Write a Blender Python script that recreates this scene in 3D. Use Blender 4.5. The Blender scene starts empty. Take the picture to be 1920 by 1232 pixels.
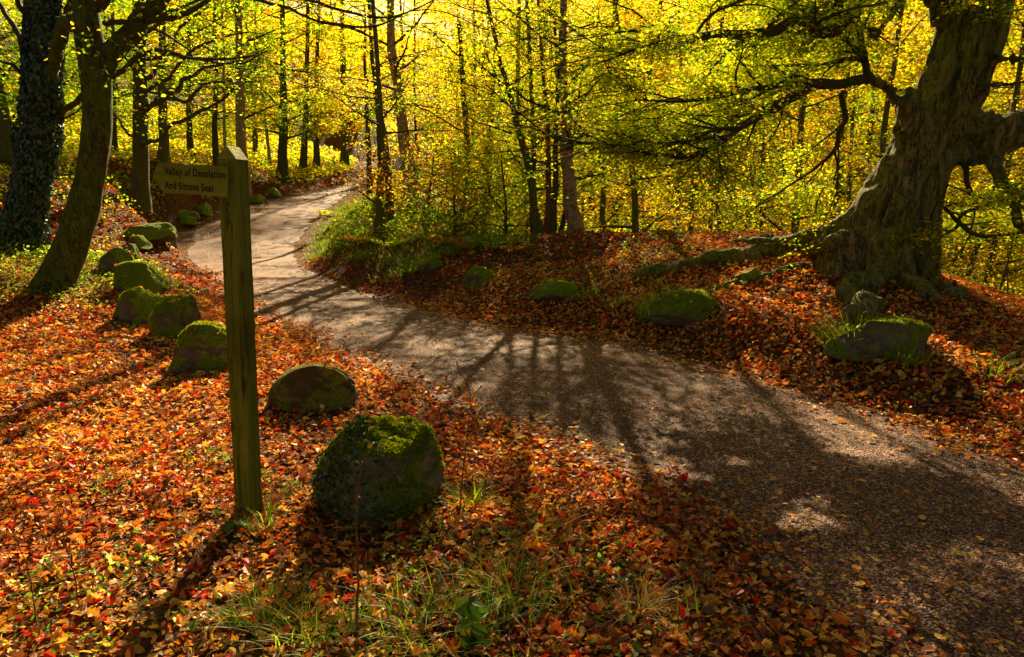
import bpy, bmesh, math, random
import numpy as np
from mathutils import Vector, Matrix

# ------------------------------------------------------------------ camera, world, sun, exposure
SC = bpy.context.scene
CAMH, PITCH, FPX = 1.65, math.radians(10.67), 1280.0
cd = bpy.data.cameras.new('camera'); cam = bpy.data.objects.new('camera', cd)
SC.collection.objects.link(cam); SC.camera = cam
cam.location = (0, 0, CAMH); cam.rotation_euler = (math.pi/2 - PITCH, 0, 0)
cd.sensor_width = 36; cd.lens = 24; cd.clip_start = 0.05; cd.clip_end = 2000
SUN_EL, SUN_AZ = math.radians(29), math.radians(1.0)     # azimuth measured from +Y towards +X
SDIR = np.array([math.sin(SUN_AZ)*math.cos(SUN_EL), math.cos(SUN_AZ)*math.cos(SUN_EL), math.sin(SUN_EL)])
W = bpy.data.worlds.new('World'); SC.world = W; W.use_nodes = True
wn = W.node_tree.nodes; wl = W.node_tree.links
sky = wn.new('ShaderNodeTexSky'); sky.sky_type = 'NISHITA'; sky.sun_disc = False
sky.sun_elevation = SUN_EL; sky.sun_rotation = SUN_AZ; sky.dust_density = 3.0; sky.air_density = 1.0; sky.ozone_density = 0.6
tint = wn.new('ShaderNodeMix'); tint.data_type = 'RGBA'; tint.blend_type = 'MULTIPLY'; tint.inputs[0].default_value = 1; tint.inputs[7].default_value = (.5, .38, .24, 1)   # the photograph's warm white balance
wl.new(sky.outputs[0], tint.inputs[6]); wl.new(tint.outputs[2], wn['Background'].inputs[0]); wn['Background'].inputs[1].default_value = 0.05
sd = bpy.data.lights.new('sun', 'SUN'); sun = bpy.data.objects.new('sun', sd); SC.collection.objects.link(sun)
sd.energy = 5.0; sd.angle = math.radians(0.5); sd.color = (1.0, 0.76, 0.45)
sun.location = (0, 30, 40); sun.rotation_euler = Vector(SDIR).to_track_quat('Z', 'Y').to_euler()
SC.view_settings.view_transform = 'Standard'; SC.view_settings.look = 'None'
SC.view_settings.gamma = 1.0; SC.view_settings.exposure = 1.95
try:
    SC.cycles.use_denoising = True; SC.cycles.max_bounces = 8; SC.cycles.diffuse_bounces = 4
    SC.cycles.glossy_bounces = 2; SC.cycles.transmission_bounces = 5; SC.cycles.sample_clamp_indirect = 4
    SC.cycles.use_adaptive_sampling = True; SC.cycles.adaptive_threshold = 0.02
except Exception: pass

R = np.random.RandomState(7)
cp_, sp_ = math.cos(PITCH), math.sin(PITCH)
# ------------------------------------------------------------------ coordinates
def P(px, py, Y):
    u, v = (px-960)/FPX, -(py-616)/FPX
    d = np.array([u, cp_+v*sp_, -sp_+v*cp_]); return np.array([0, 0, CAMH]) + d*(Y/d[1])
def proj(p):
    p = np.asarray(p, float); y = p[..., 1]; z = p[..., 2]-CAMH
    t = np.maximum(y*cp_ - z*sp_, 1e-3); v = (y*sp_ + z*cp_)/t
    return 960+FPX*p[..., 0]/t, 616-FPX*v, t
def mpp(p): return float(proj(np.array(p))[2])/FPX       # metres per photo pixel at a point

# ------------------------------------------------------------------ noise
def hsh(i, j, k, s=0):
    n = (i.astype(np.int64)*73856093) ^ (j.astype(np.int64)*19349663) ^ (k.astype(np.int64)*83492791) ^ (s*2654435)
    n = (n ^ (n >> 13)) & 0x7fffffff
    n = (n*1274126177 + 12345) & 0x7fffffff
    return ((n >> 7) & 0xffff)/65535.0
def vn(p, s=0):
    p = np.asarray(p, float); f = np.floor(p); w = p-f; w = w*w*(3-2*w); i, j, k = f[..., 0], f[..., 1], f[..., 2]
    o = 0
    for a in (0, 1):
        for b in (0, 1):
            for c in (0, 1):
                o = o + hsh(i+a, j+b, k+c, s)*np.where(a, w[..., 0], 1-w[..., 0])*np.where(b, w[..., 1], 1-w[..., 1])*np.where(c, w[..., 2], 1-w[..., 2])
    return o
def fbm(p, oct=3, s=0):
    p = np.asarray(p, float); o = 0; a = 1; n = 0
    for q in range(oct): o = o + a*vn(p*2**q+q*17.3, s+q); n += a; a *= .5
    return o/n - .5
def vn2(x, y, f, s=0, oct=2):
    x = np.asarray(x, float); return fbm(np.stack([x*f, np.asarray(y)*f, 0*x+3.7], -1), oct, s)

# ------------------------------------------------------------------ lane outline and terrain
L2 = [(2.4, -6), (2.0, -2), (1.6, 1), (1.35, 2.24), (1.2, 2.88), (.87, 3.62), (.48, 4.2), (-.25, 5.09), (-1.05, 6.2), (-1.77, 7.1), (-2.75, 8.6), (-3.6, 9.7), (-5.1, 12.4), (-6.5, 14.9), (-9.1, 19.4)]
R2 = [(5.8, -6), (5.2, -2), (4.3, 1.4), (3.7, 2.9), (3.3, 4.02), (3.04, 4.7), (2.5, 5.7), (1.9, 6.9), (1.2, 7.9), (-.07, 8.7), (-1.3, 10.35), (-2.25, 11.6), (-3.15, 12.9), (-4.6, 15.6), (-5.9, 18.7)]
LP = [(x, y, 0.) for x, y in L2] + [tuple(P(*a)) for a in ((366, 466, 22.5), (374, 446, 25.5), (470, 391, 31), (560, 369, 37), (640, 347, 44), (668, 326, 52), (682, 304, 62))]
RP = [(x, y, 0.) for x, y in R2] + [tuple(P(*a)) for a in ((545, 458, 21), (556, 432, 24), (592, 403, 28), (632, 378, 34), (664, 355, 43), (690, 332, 52), (700, 304, 62))]
LP.append((-17., 74., 3.6)); RP.append((-14., 74., 3.6))
def resamp(pts, n, key=None):
    pts = np.array(pts, float); k = np.arange(len(pts))
    t = np.linspace(0, len(pts)-1, n); i = np.clip(t.astype(int), 0, len(pts)-2); f = (t-i)[:, None]
    p0 = pts[np.clip(i-1, 0, None)]; p1 = pts[i]; p2 = pts[i+1]; p3 = pts[np.clip(i+2, None, len(pts)-1)]
    return .5*((2*p1)+(-p0+p2)*f+(2*p0-5*p1+4*p2-p3)*f**2+(-p0+3*p1-3*p2+p3)*f**3)
NR = 260
LE, RE = resamp(LP, NR), resamp(RP, NR)
CP = []
for q in range(0, len(LP)): CP += [LP[q], RP[q]]
for (a, b, Y) in ((100, 535, 9.6), (0, 560, 9.0), (50, 470, 12.2), (-200, 480, 12), (265, 372, 19), (160, 400, 16), (20, 330, 19), (150, 300, 28), (300, 300, 27), (400, 300, 40), (470, 348, 36),
                  (250, 215, 52), (0, 230, 45), (500, 240, 62), (600, 272, 68), (-300, 250, 40), (620, 312, 54), (340, 420, 17.5), (240, 505, 11.5), (560, 348, 41),
                  (620, 425, 20), (700, 440, 17.5), (800, 446, 15.5), (740, 400, 23), (680, 485, 14), (805, 502, 12.3), (895, 540, 10.4), (1045, 558, 9.4), (1290, 602, 7.4), (1665, 666, 5.8),
                  (900, 447, 14.4), (1000, 443, 13.3), (1150, 441, 12.3), (1300, 439, 11.6), (1450, 436, 10.8), (1560, 450, 9.6), (1650, 490, 8.5), (1590, 468, 8.6), (1500, 466, 9.2), (1625, 486, 8.2), (1760, 535, 7.6), (1920, 600, 6.9), (2150, 690, 6.2),
                  (1300, 510, 9.3), (1100, 500, 10.6), (1500, 540, 7.9), (1850, 660, 5.9), (1480, 600, 7.0)):
    CP.append(tuple(P(a, b, Y)))
CP += [(-1.4, 3.4, 0), (-3, 2, .02), (-6, 2, .15), (-3.5, 5, .0), (-6, 5.5, .2), (-9, 5, .7), (-5, 7.5, .1), (-12, 0, .9), (-14, 9, 1.3), (-4, -3, 0), (-2, 7.2, 0), (0, 1, 0), (.6, 2.2, .03), (0, 3.5, 0), (0, -6, 0), (-12, -6, .6),
       (8, 0, .5), (7, 4, .6), (12, 3, -.2), (14, 8, -1.8), (10, -6, .4), (9, 10, -.6), (6, 14, -.3), (2, 17, .1), (4, 20, -1.6), (10, 16, -2.6), (16, 14, -3.5), (20, 4, -2.5), (0, 20, .2),
       (-2, 22, .7), (0, 26, -.6), (6, 27, -3.4), (15, 25, -5), (25, 22, -6), (-4, 34, .8), (2, 40, -3.5), (15, 45, -7), (35, 40, -9), (0, 60, -2), (20, 65, -7), (45, 60, -8), (-6, 50, 3),
       (0, 90, 6), (30, 95, 4), (60, 90, 4), (-20, 90, 14), (-50, 90, 20), (-40, 50, 9), (-35, 25, 5), (-30, 5, 3), (0, 150, 24), (60, 150, 22), (-60, 150, 32), (-60, 40, 14), (90, 60, -2), (80, 10, -8),
       (-60, -20, 6), (60, -20, -6), (0, -20, 0), (110, 160, 24), (-110, 160, 40), (-110, -20, 12), (110, -20, -8)]
CP = np.array(CP)
def kern(d2): return np.sqrt(d2+.25)
_A = kern(((CP[:, None, :2]-CP[None, :, :2])**2).sum(-1)); n_ = len(CP)
M_ = np.zeros((n_+3, n_+3)); M_[:n_, :n_] = _A - np.eye(n_)*.05; M_[:n_, n_] = 1; M_[:n_, n_+1:] = CP[:, :2]; M_[n_:, :n_] = M_[:n_, n_:].T
WT = np.linalg.solve(M_, np.concatenate([CP[:, 2], [0, 0, 0]]))
RC = (LE+RE)/2; RH = np.hypot(*(LE-RE)[:, :2].T)/2
def road_d(x, y, full=False):
    """signed distance beyond the lane's edge, negative on the lane"""
    x = np.asarray(x, float).ravel(); y = np.asarray(y, float).ravel(); o = np.empty(len(x)); rz_ = np.empty(len(x))
    for s in range(0, len(x), 20000):
        d2 = (x[s:s+20000, None]-RC[None, :, 0])**2+(y[s:s+20000, None]-RC[None, :, 1])**2
        k = d2.argmin(1); e = LE[k]-RE[k]; nx, ny = e[:, 0], e[:, 1]; L = np.hypot(nx, ny)+1e-9
        o[s:s+20000] = np.abs((x[s:s+20000]-RC[k, 0])*nx/L+(y[s:s+20000]-RC[k, 1])*ny/L) - L/2; rz_[s:s+20000] = RC[k, 2]
    return (o, rz_) if full else o
def H(x, y):
    x = np.asarray(x, float); y = np.asarray(y, float); sh = x.shape; x = x.ravel(); y = y.ravel(); o = np.empty(len(x))
    for s in range(0, len(x), 20000):
        a = x[s:s+20000]; b = y[s:s+20000]
        o[s:s+20000] = kern((a[:, None]-CP[None, :, 0])**2+(b[:, None]-CP[None, :, 1])**2)@WT[:n_]+WT[n_]+WT[n_+1]*a+WT[n_+2]*b
    d_, rz_ = road_d(x, y, True); w = np.clip(d_/.9, 0, 1); w2 = np.clip((d_+.15)/.9, 0, 1); w2 = w2*w2*(3-2*w2); o = rz_*(1-w2)+o*w2
    o += w*(vn2(x, y, .9, 5)*.16+vn2(x, y, 4, 9)*.05)*np.clip(1, 0, 1)
    return o.reshape(sh)
def hz(x, y): return float(H(np.array([x]), np.array([y]))[0])
def G(px, py, lo=1.5, hi=70):
    ys = np.concatenate([np.linspace(lo, 12, 160), np.linspace(12.1, hi, 200)])
    u, v = (px-960)/FPX, -(py-616)/FPX; d = np.array([u, cp_+v*sp_, -sp_+v*cp_])
    pts = np.array([0, 0, CAMH])+d*(ys/d[1])[:, None]; g = pts[:, 2]-H(pts[:, 0], pts[:, 1])
    k = np.where(g < 0)[0]; k = k[0] if len(k) else len(ys)-1
    if k > 0 and g[k] < 0:
        f = g[k-1]/(g[k-1]-g[k]); return pts[k-1]*(1-f)+pts[k]*f
    return pts[k]

# ------------------------------------------------------------------ mesh building
COL = SC.collection
def mk(name, V, F, mat=None, parent=None, col=None, smooth=True, org=None):
    """F: list of (m,k) index arrays; origin = parent's location (or org)"""
    V = np.asarray(V, np.float32)
    o0 = np.array(parent['_o']) if parent is not None and '_o' in parent else (np.array(org) if org is not None else np.zeros(3))
    me = bpy.data.meshes.new(name); me.vertices.add(len(V)); me.vertices.foreach_set('co', (V-o0).astype(np.float32).ravel())
    F = [np.asarray(f, np.int32) for f in F if len(f)]
    loops = np.concatenate([f.ravel() for f in F]); tot = np.concatenate([np.full(len(f), f.shape[1], np.int32) for f in F])
    me.loops.add(len(loops)); me.loops.foreach_set('vertex_index', loops)
    me.polygons.add(len(tot)); me.polygons.foreach_set('loop_start', np.concatenate([[0], np.cumsum(tot)[:-1]]).astype(np.int32))
    me.polygons.foreach_set('use_smooth', np.full(len(tot), smooth))
    if col is not None:
        a = me.attributes.new('col', 'FLOAT_COLOR', 'POINT'); c = np.ones((len(V), 4), np.float32); c[:, :3] = col
        a.data.foreach_set('color', c.ravel())
    me.update(calc_edges=True); me.validate()
    if mat: me.materials.append(mat)
    o = bpy.data.objects.new(name, me); COL.objects.link(o)
    if parent is not None: o.parent = parent
    else: o.location = o0
    return o
def thing(name, label, cat, loc, group=None):
    o = bpy.data.objects.new(name, None); COL.objects.link(o); o.location = loc; o.empty_display_size = .2
    o['_o'] = [float(a) for a in loc]; o['label'] = label; o['category'] = cat
    if group: o['group'] = group
    return o
def tag(o, label=None, cat=None, group=None, kind=None):
    if label: o['label'] = label
    if cat: o['category'] = cat
    if group: o['group'] = group
    if kind: o['kind'] = kind
    return o
class MB:
    def __init__(s): s.V = []; s.F = {}; s.n = 0; s.C = []
    def add(s, V, faces, col=None):
        s.V.append(np.asarray(V, float))
        for f in faces:
            f = np.asarray(f)
            if len(f): s.F.setdefault(f.shape[1], []).append(f+s.n)
        s.C.append(np.broadcast_to(np.array(col if col is not None else (.5, .5, .5), float), (len(V), 3))); s.n += len(V)
    def tube(s, pts, rad, seg=8, cap=True, wob=0, seed=0, lobes=None, col=None):
        pts = np.asarray(pts, float); n = len(pts); rad = np.broadcast_to(rad, (n,)).astype(float)
        T = np.gradient(pts, axis=0); T /= np.linalg.norm(T, axis=1)[:, None]+1e-9
        u = np.cross(T[0], [0, 0, 1.]); u = u if np.linalg.norm(u) > .05 else np.cross(T[0], [0, 1., 0]); u /= np.linalg.norm(u)
        a = np.linspace(0, 2*math.pi, seg, endpoint=False); V = []
        for i in range(n):
            u = u-T[i]*u.dot(T[i]); u /= np.linalg.norm(u)+1e-9; w = np.cross(T[i], u)
            V.append(pts[i]+rad[i]*(np.cos(a)[:, None]*u+np.sin(a)[:, None]*w))
        V = np.concatenate(V)
        if wob:
            c = np.repeat(pts, seg, 0); rr = np.repeat(rad, seg)[:, None]; dr = (V-c)/(rr+1e-9)
            q = V*np.array([1, 1, .35])/(np.mean(rad)*1.1+.02)
            V = c+dr*rr*(1+wob*2*fbm(q+seed, 3, seed)[:, None])
        i = np.arange((n-1)*seg).reshape(n-1, seg); j = np.roll(i, -1, 1)
        faces = [np.stack([i, j, j+seg, i+seg], -1).reshape(-1, 4)]
        if cap:
            V = np.concatenate([V, pts[:1], pts[-1:]]); k = np.arange(seg); k2 = np.roll(k, -1)
            faces.append(np.concatenate([np.stack([k2, k, k*0+n*seg], -1), np.stack([k+(n-1)*seg, k2+(n-1)*seg, k*0+n*seg+1], -1)]))
        s.add(V, faces, col)
    def build(s, name, mat, parent=None, smooth=True, col=False, org=None):
        V = np.concatenate(s.V); F = [np.concatenate(f) for f in s.F.values()]
        return mk(name, V, F, mat, parent, np.concatenate(s.C) if col else None, smooth, org)

# leaf templates: length along x, width y, height z
T_RH = (np.array([(0, 0, 0), (.45, .33, .1), (1, 0, -.04), (.45, -.33, .1)]), np.array([(0, 1, 2), (0, 2, 3)]))
T_LF = (np.array([(0, 0, 0), (.28, .3, .1), (.68, .26, .07), (1, 0, -.06), (.68, -.26, .07), (.28, -.3, .1), (.45, 0, 0)]),
        np.array([(0, 6, 1), (1, 6, 2), (2, 6, 3), (3, 6, 4), (4, 6, 5), (5, 6, 0)]))
def _mp():
    out = [(0, 0), (.08, .28), (-.1, .5), (.2, .42), (.3, .75), (.45, .5), (.62, .55), (.6, .3), (1, .0)]
    v = [(x, y) for x, y in out]+[(x, -y) for x, y in out[-2:0:-1]]
    V = [(x, y, .05+.25*abs(y)**1.5) for x, y in v]+[(.35, 0, 0)]; n = len(v)
    return np.array(V), np.array([(i, (i+1) % n, n) for i in range(n)])
T_MP = _mp()
def _l2():
    u = [(0, 0), (.14, .15), (.27, .1), (.4, .3), (.55, .17), (.7, .27), (.84, .1), (1, .02)]; w = [(.86, -.13), (.68, -.2), (.56, -.12), (.42, -.27), (.26, -.12), (.12, -.17)]
    v = u+w; V = np.array([(x, y, .04+.5*abs(y)**1.4) for x, y in v]+[(.3, 0, 0), (.7, 0, .02)]); n = len(v)
    return V, np.array([(i, (i+1) % n, n if (v[i][0]+v[(i+1) % n][0])/2 < .5 else n+1) for i in range(n)]+[(4, n+1, n), (10, n, n+1)])
T_L2 = _l2()
def leaves(mb, pos, nrm, size, colr, T=T_RH, rng=R, curl=(.3, 1.6), tan=None, wid=(.8, 1.15)):
    N = len(pos)
    if N == 0: return
    nrm = nrm/np.linalg.norm(nrm, axis=1)[:, None]
    t = rng.normal(size=(N, 3)) if tan is None else tan
    t = t-nrm*(t*nrm).sum(1)[:, None]; t /= np.linalg.norm(t, axis=1)[:, None]+1e-9; b = np.cross(nrm, t)
    size = np.broadcast_to(size, (N,)); c = rng.uniform(*curl, N)*rng.choice([1, 1, 1, -1], N); w = rng.uniform(*wid, N)
    TV, TF = T; K = len(TV); s = size[:, None, None]
    V = pos[:, None, :]+s*((TV[None, :, 0, None]-.5)*t[:, None, :]+(TV[None, :, 1, None]*w[:, None, None])*b[:, None, :]+(TV[None, :, 2, None]*c[:, None, None])*nrm[:, None, :])
    F = (TF[None]+(np.arange(N)*K)[:, None, None]).reshape(-1, 3)
    s_ = mb; s_.V.append(V.reshape(-1, 3)); s_.F.setdefault(3, []).append(F+s_.n); s_.n += N*K
    s_.C.append(np.repeat(colr, K, 0))
def upn(N, tilt, rng=R): return np.array([0, 0, 1.])+rng.normal(size=(N, 3))*tilt
def pick(pal, N, rng=R, var=.25):
    pal = np.array(pal, float); w = pal[:, 3]/pal[:, 3].sum(); k = rng.choice(len(pal), N, p=w)
    return np.clip(pal[k, :3]*(1+rng.normal(size=(N, 1))*var)*(1+rng.normal(size=(N, 3))*.08), .004, .9)

# ------------------------------------------------------------------ materials
def mat(name):
    m = bpy.data.materials.new(name); m.use_nodes = True; n = m.node_tree.nodes; n.clear()
    out = n.new('ShaderNodeOutputMaterial'); return m, n, m.node_tree.links, out
def node(n, t, **k):
    x = n.new(t)
    for a, b in k.items(): setattr(x, a, b)
    return x
def ramp(n, l, src, stops):
    r = n.new('ShaderNodeValToRGB'); l.new(src, r.inputs[0]); e = r.color_ramp.elements
    while len(e) < len(stops): e.new(.5)
    for i, (p, c) in enumerate(stops): e[i].position = p; e[i].color = (*c, 1)
    return r.outputs[0]
def noise(n, l, co, sc, det=4, rough=.55, dist=0):
    x = n.new('ShaderNodeTexNoise'); x.inputs['Scale'].default_value = sc; x.inputs['Detail'].default_value = det
    x.inputs['Roughness'].default_value = rough; x.inputs['Distortion'].default_value = dist
    if co is not None: l.new(co, x.inputs['Vector'])
    return x.outputs[0]
def coords(n, l, sc=(1, 1, 1)):
    t = n.new('ShaderNodeTexCoord'); m = n.new('ShaderNodeMapping'); m.inputs['Scale'].default_value = sc
    l.new(t.outputs['Object'], m.inputs[0]); return m.outputs[0]
def mix(n, l, f, a, b, mode='MIX'):
    x = n.new('ShaderNodeMix'); x.data_type = 'RGBA'; x.blend_type = mode
    for s, i in ((f, 0), (a, 6), (b, 7)):
        if isinstance(s, (int, float)): x.inputs[i].default_value = s
        elif isinstance(s, tuple): x.inputs[i].default_value = (*s, 1)
        else: l.new(s, x.inputs[i])
    return x.outputs[2]
def math_(n, l, op, a, b=0.):
    x = n.new('ShaderNodeMath'); x.operation = op
    for s, i in ((a, 0), (b, 1)):
        if isinstance(s, (int, float)): x.inputs[i].default_value = s
        else: l.new(s, x.inputs[i])
    return x.outputs[0]
def bump(n, l, h, st, dist=.02):
    b = n.new('ShaderNodeBump'); b.inputs['Strength'].default_value = st; b.inputs['Distance'].default_value = dist
    l.new(h, b.inputs['Height']); return b.outputs[0]
def princ(n, l, out, col, rough=.8, nrm=None, spec=.3):
    p = n.new('ShaderNodeBsdfPrincipled')
    if isinstance(col, tuple): p.inputs['Base Color'].default_value = (*col, 1)
    else: l.new(col, p.inputs['Base Color'])
    if isinstance(rough, (int, float)): p.inputs['Roughness'].default_value = rough
    else: l.new(rough, p.inputs['Roughness'])
    p.inputs['Specular IOR Level'].default_value = spec
    if nrm is not None: l.new(nrm, p.inputs['Normal'])
    l.new(p.outputs[0], out.inputs[0]); return p
def leafmat(name, trans=.5, tm=(1.3, 1.15, .55), gloss=.04, rough=.45):
    """colour attribute drives reflected and transmitted light"""
    m, n, l, out = mat(name)
    a = node(n, 'ShaderNodeAttribute', attribute_name='col')
    d = n.new('ShaderNodeBsdfDiffuse'); l.new(a.outputs[0], d.inputs[0])
    t = n.new('ShaderNodeBsdfTranslucent'); l.new(mix(n, l, 1., a.outputs[0], tm, 'MULTIPLY'), t.inputs[0])
    s = n.new('ShaderNodeMixShader'); s.inputs[0].default_value = trans; l.new(d.outputs[0], s.inputs[1]); l.new(t.outputs[0], s.inputs[2])
    g = n.new('ShaderNodeBsdfGlossy'); g.inputs['Roughness'].default_value = rough; g.inputs[0].default_value = (1, 1, 1, 1)
    s2 = n.new('ShaderNodeMixShader'); s2.inputs[0].default_value = gloss; l.new(s.outputs[0], s2.inputs[1]); l.new(g.outputs[0], s2.inputs[2])
    l.new(s2.outputs[0], out.inputs[0]); return m
M_CAN = leafmat('canopy_leaves', .68, (1.4, 1.5, .45), .015)
M_LIT = leafmat('fallen_leaves', .3, (1.35, .95, .5), .02, .45)
M_IVY = leafmat('ivy_leaves', .2, (1, 1, 1), .06, .3)
M_GRS = leafmat('grass_blades', .55, (1.3, 1.2, .5), .012, .4)
def bark(name, c1, c2, c3, moss=None, mossamt=.5, sz=(6, 6, 1.4), bst=.8, mscale=1.6, crack=0):
    m, n, l, out = mat(name); co = coords(n, l, sz); big = coords(n, l, (1, 1, .6))
    f = noise(n, l, co, 2.2, 8, .65, .6); c = ramp(n, l, f, [(.3, c1), (.5, c2), (.72, c3)])
    if moss:
        g = noise(n, l, big, mscale, 6, .6, .3); gg = ramp(n, l, g, [(.5-.28*mossamt-.06, (1, 1, 1)), (.5-.28*mossamt+.3*mossamt+.06, (0, 0, 0))])
        inv = math_(n, l, 'SUBTRACT', 1., gg)
        mc = ramp(n, l, noise(n, l, big, 30, 5), [(.3, tuple(x*.55 for x in moss)), (.7, moss)])
        c = mix(n, l, math_(n, l, 'MULTIPLY', inv, .9), c, mc)
    if crack:
        w = noise(n, l, coords(n, l, (5, 5, .9)), 1.5, 6, .7, 1.4); k = ramp(n, l, math_(n, l, 'ABSOLUTE', math_(n, l, 'SUBTRACT', w, .5)), [(.0, (1, 1, 1)), (.022, (0, 0, 0))])
        c = mix(n, l, math_(n, l, 'MULTIPLY', k, .8), c, (.02, .014, .006)); f = math_(n, l, 'SUBTRACT', f, math_(n, l, 'MULTIPLY', k, .5))
        rg_ = ramp(n, l, noise(n, l, coords(n, l, (1, 1, 16)), 2.2, 3, .6, .4), [(.42, (.92, .92, .92)), (.6, (1.06, 1.05, 1.02))]); c = mix(n, l, 1., c, rg_, 'MULTIPLY')
    b = bump(n, l, math_(n, l, 'ADD', f, math_(n, l, 'MULTIPLY', noise(n, l, big, 24, 6), .5)), bst, .03)
    princ(n, l, out, c, .85, b, .2); return m
M_BEECH = bark('beech_bark', (.065, .048, .022), (.23, .17, .085), (.44, .34, .19), (.17, .2, .016), .72, (7, 7, 1.3), 1., 1.5, crack=1)
M_MOSSBARK = bark('mossy_bark', (.03, .018, .008), (.085, .05, .02), (.18, .11, .05), (.11, .18, .008), .95, (9, 9, 5), 1., 1.6, crack=1)
M_DARKBARK = bark('dark_bark', (.03, .021, .012), (.085, .058, .03), (.16, .11, .06), (.08, .1, .012), .5)
M_OLIVE = bark('olive_bark', (.05, .036, .018), (.13, .09, .042), (.22, .16, .08), (.1, .13, .015), .5)
M_BIRCH = bark('birch_bark', (.03, .022, .015), (.3, .2, .11), (.5, .38, .24), None, 0, (5, 5, 9), .7)
M_PALE = bark('pale_bark', (.2, .17, .14), (.35, .32, .28), (.5, .46, .4), None, 0, (5, 5, 2), .3)
M_RED = bark('reddish_bark', (.08, .035, .02), (.2, .09, .045), (.32, .16, .08), None, 0, (7, 7, 4), .6)
M_TWIG = bark('twig_bark', (.05, .025, .012), (.14, .07, .03), (.25, .14, .06), None, 0, (30, 30, 8), .4)
M_STEM = bark('green_stem', (.08, .09, .02), (.16, .15, .04), (.25, .2, .06), None, 0, (30, 30, 8), .3)
M_BRANCH = bark('branch_bark', (.03, .02, .012), (.08, .054, .028), (.15, .1, .055), (.07, .08, .012), .4)

def rockmat(name, c1, c2, moss=.5, mc=(.085, .1, .01)):
    m, n, l, out = mat(name); co = coords(n, l); f = noise(n, l, co, 9, 8, .65)
    c = ramp(n, l, f, [(.3, c1), (.7, c2)])
    lich = ramp(n, l, noise(n, l, co, 5, 3, .5), [(.6, (0, 0, 0)), (.66, (1, 1, 1))]); c = mix(n, l, math_(n, l, 'MULTIPLY', lich, .5), c, (.2, .2, .15))
    geo = n.new('ShaderNodeNewGeometry'); sx = n.new('ShaderNodeSeparateXYZ'); l.new(geo.outputs['Normal'], sx.inputs[0])
    k = math_(n, l, 'ADD', math_(n, l, 'MULTIPLY', sx.outputs[2], .55), math_(n, l, 'MULTIPLY', noise(n, l, co, 4, 6, .6), 1.3))
    k = ramp(n, l, math_(n, l, 'ADD', k, moss-1.12), [(.38, (0, 0, 0)), (.5, (1, 1, 1))])
    fine = noise(n, l, co, 70, 4, .7)
    mcol = ramp(n, l, fine, [(.3, tuple(x*.4 for x in mc)), (.55, mc), (.75, tuple(x*1.7 for x in mc))])
    c = mix(n, l, k, c, mcol)
    hgt = math_(n, l, 'ADD', math_(n, l, 'MULTIPLY', f, .6), math_(n, l, 'MULTIPLY', math_(n, l, 'MULTIPLY', fine, k), 1.2))
    princ(n, l, out, c, .9, bump(n, l, hgt, .9, .02), .15); return m
M_ROCKM = rockmat('mossy_rock', (.06, .048, .034), (.16, .13, .09), .86, (.18, .26, .012))
M_ROCKH = rockmat('half_mossy_rock', (.06, .055, .045), (.2, .18, .14), .74, (.18, .26, .012))
M_ROCKF = rockmat('front_mossy_rock', (.07, .065, .05), (.24, .21, .16), .82, (.16, .24, .012))
M_ROCKB = rockmat('bare_brown_rock', (.05, .033, .014), (.12, .08, .032), .64, (.2, .2, .015))

def m_soil():
    m, n, l, out = mat('woodland_soil'); co = coords(n, l)
    v = node(n, 'ShaderNodeTexVoronoi'); v.inputs['Scale'].default_value = 26; l.new(co, v.inputs['Vector'])
    sx = n.new('ShaderNodeSeparateXYZ'); l.new(v.outputs['Color'], sx.inputs[0])
    c = ramp(n, l, sx.outputs[0], [(.1, (.03, .014, .006)), (.4, (.09, .03, .008)), (.6, (.17, .06, .012)), (.8, (.26, .12, .03)), (.95, (.1, .02, .006))])
    g = noise(n, l, co, 1.2, 5); c = mix(n, l, math_(n, l, 'MULTIPLY', ramp(n, l, g, [(.45, (0, 0, 0)), (.62, (1, 1, 1))]), .45), c, (.04, .045, .012))
    princ(n, l, out, c, .95, bump(n, l, math_(n, l, 'ADD', v.outputs['Distance'], noise(n, l, co, 60, 4)), 1, .03), .1); return m
def m_road():
    m, n, l, out = mat('worn_tarmac'); co = coords(n, l)
    v = node(n, 'ShaderNodeTexVoronoi'); v.inputs['Scale'].default_value = 105; l.new(co, v.inputs['Vector'])
    sx = n.new('ShaderNodeSeparateXYZ'); l.new(v.outputs['Color'], sx.inputs[0])
    c = ramp(n, l, sx.outputs[0], [(0, (.018, .011, .009)), (.46, (.095, .057, .039)), (.82, (.27, .165, .11)), (1, (.6, .38, .26))])
    big = noise(n, l, co, .8, 6, .6); c = mix(n, l, 1., c, ramp(n, l, big, [(.36, (.55, .52, .5)), (.5, (.95, .9, .85)), (.66, (1.3, 1.2, 1.1))]), 'MULTIPLY')
    f2 = ramp(n, l, noise(n, l, co, 3.5, 7, .7), [(.55, (0, 0, 0)), (.72, (1, 1, 1))]); c = mix(n, l, math_(n, l, 'MULTIPLY', f2, .6), c, (.13, .055, .02))
    hgt = math_(n, l, 'ADD', math_(n, l, 'MULTIPLY', v.outputs['Distance'], -1.), math_(n, l, 'MULTIPLY', noise(n, l, co, 55, 4), .7))
    princ(n, l, out, c, .7, bump(n, l, hgt, .9, .009), .1); return m
M_SOIL, M_ROAD = m_soil(), m_road()
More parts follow.
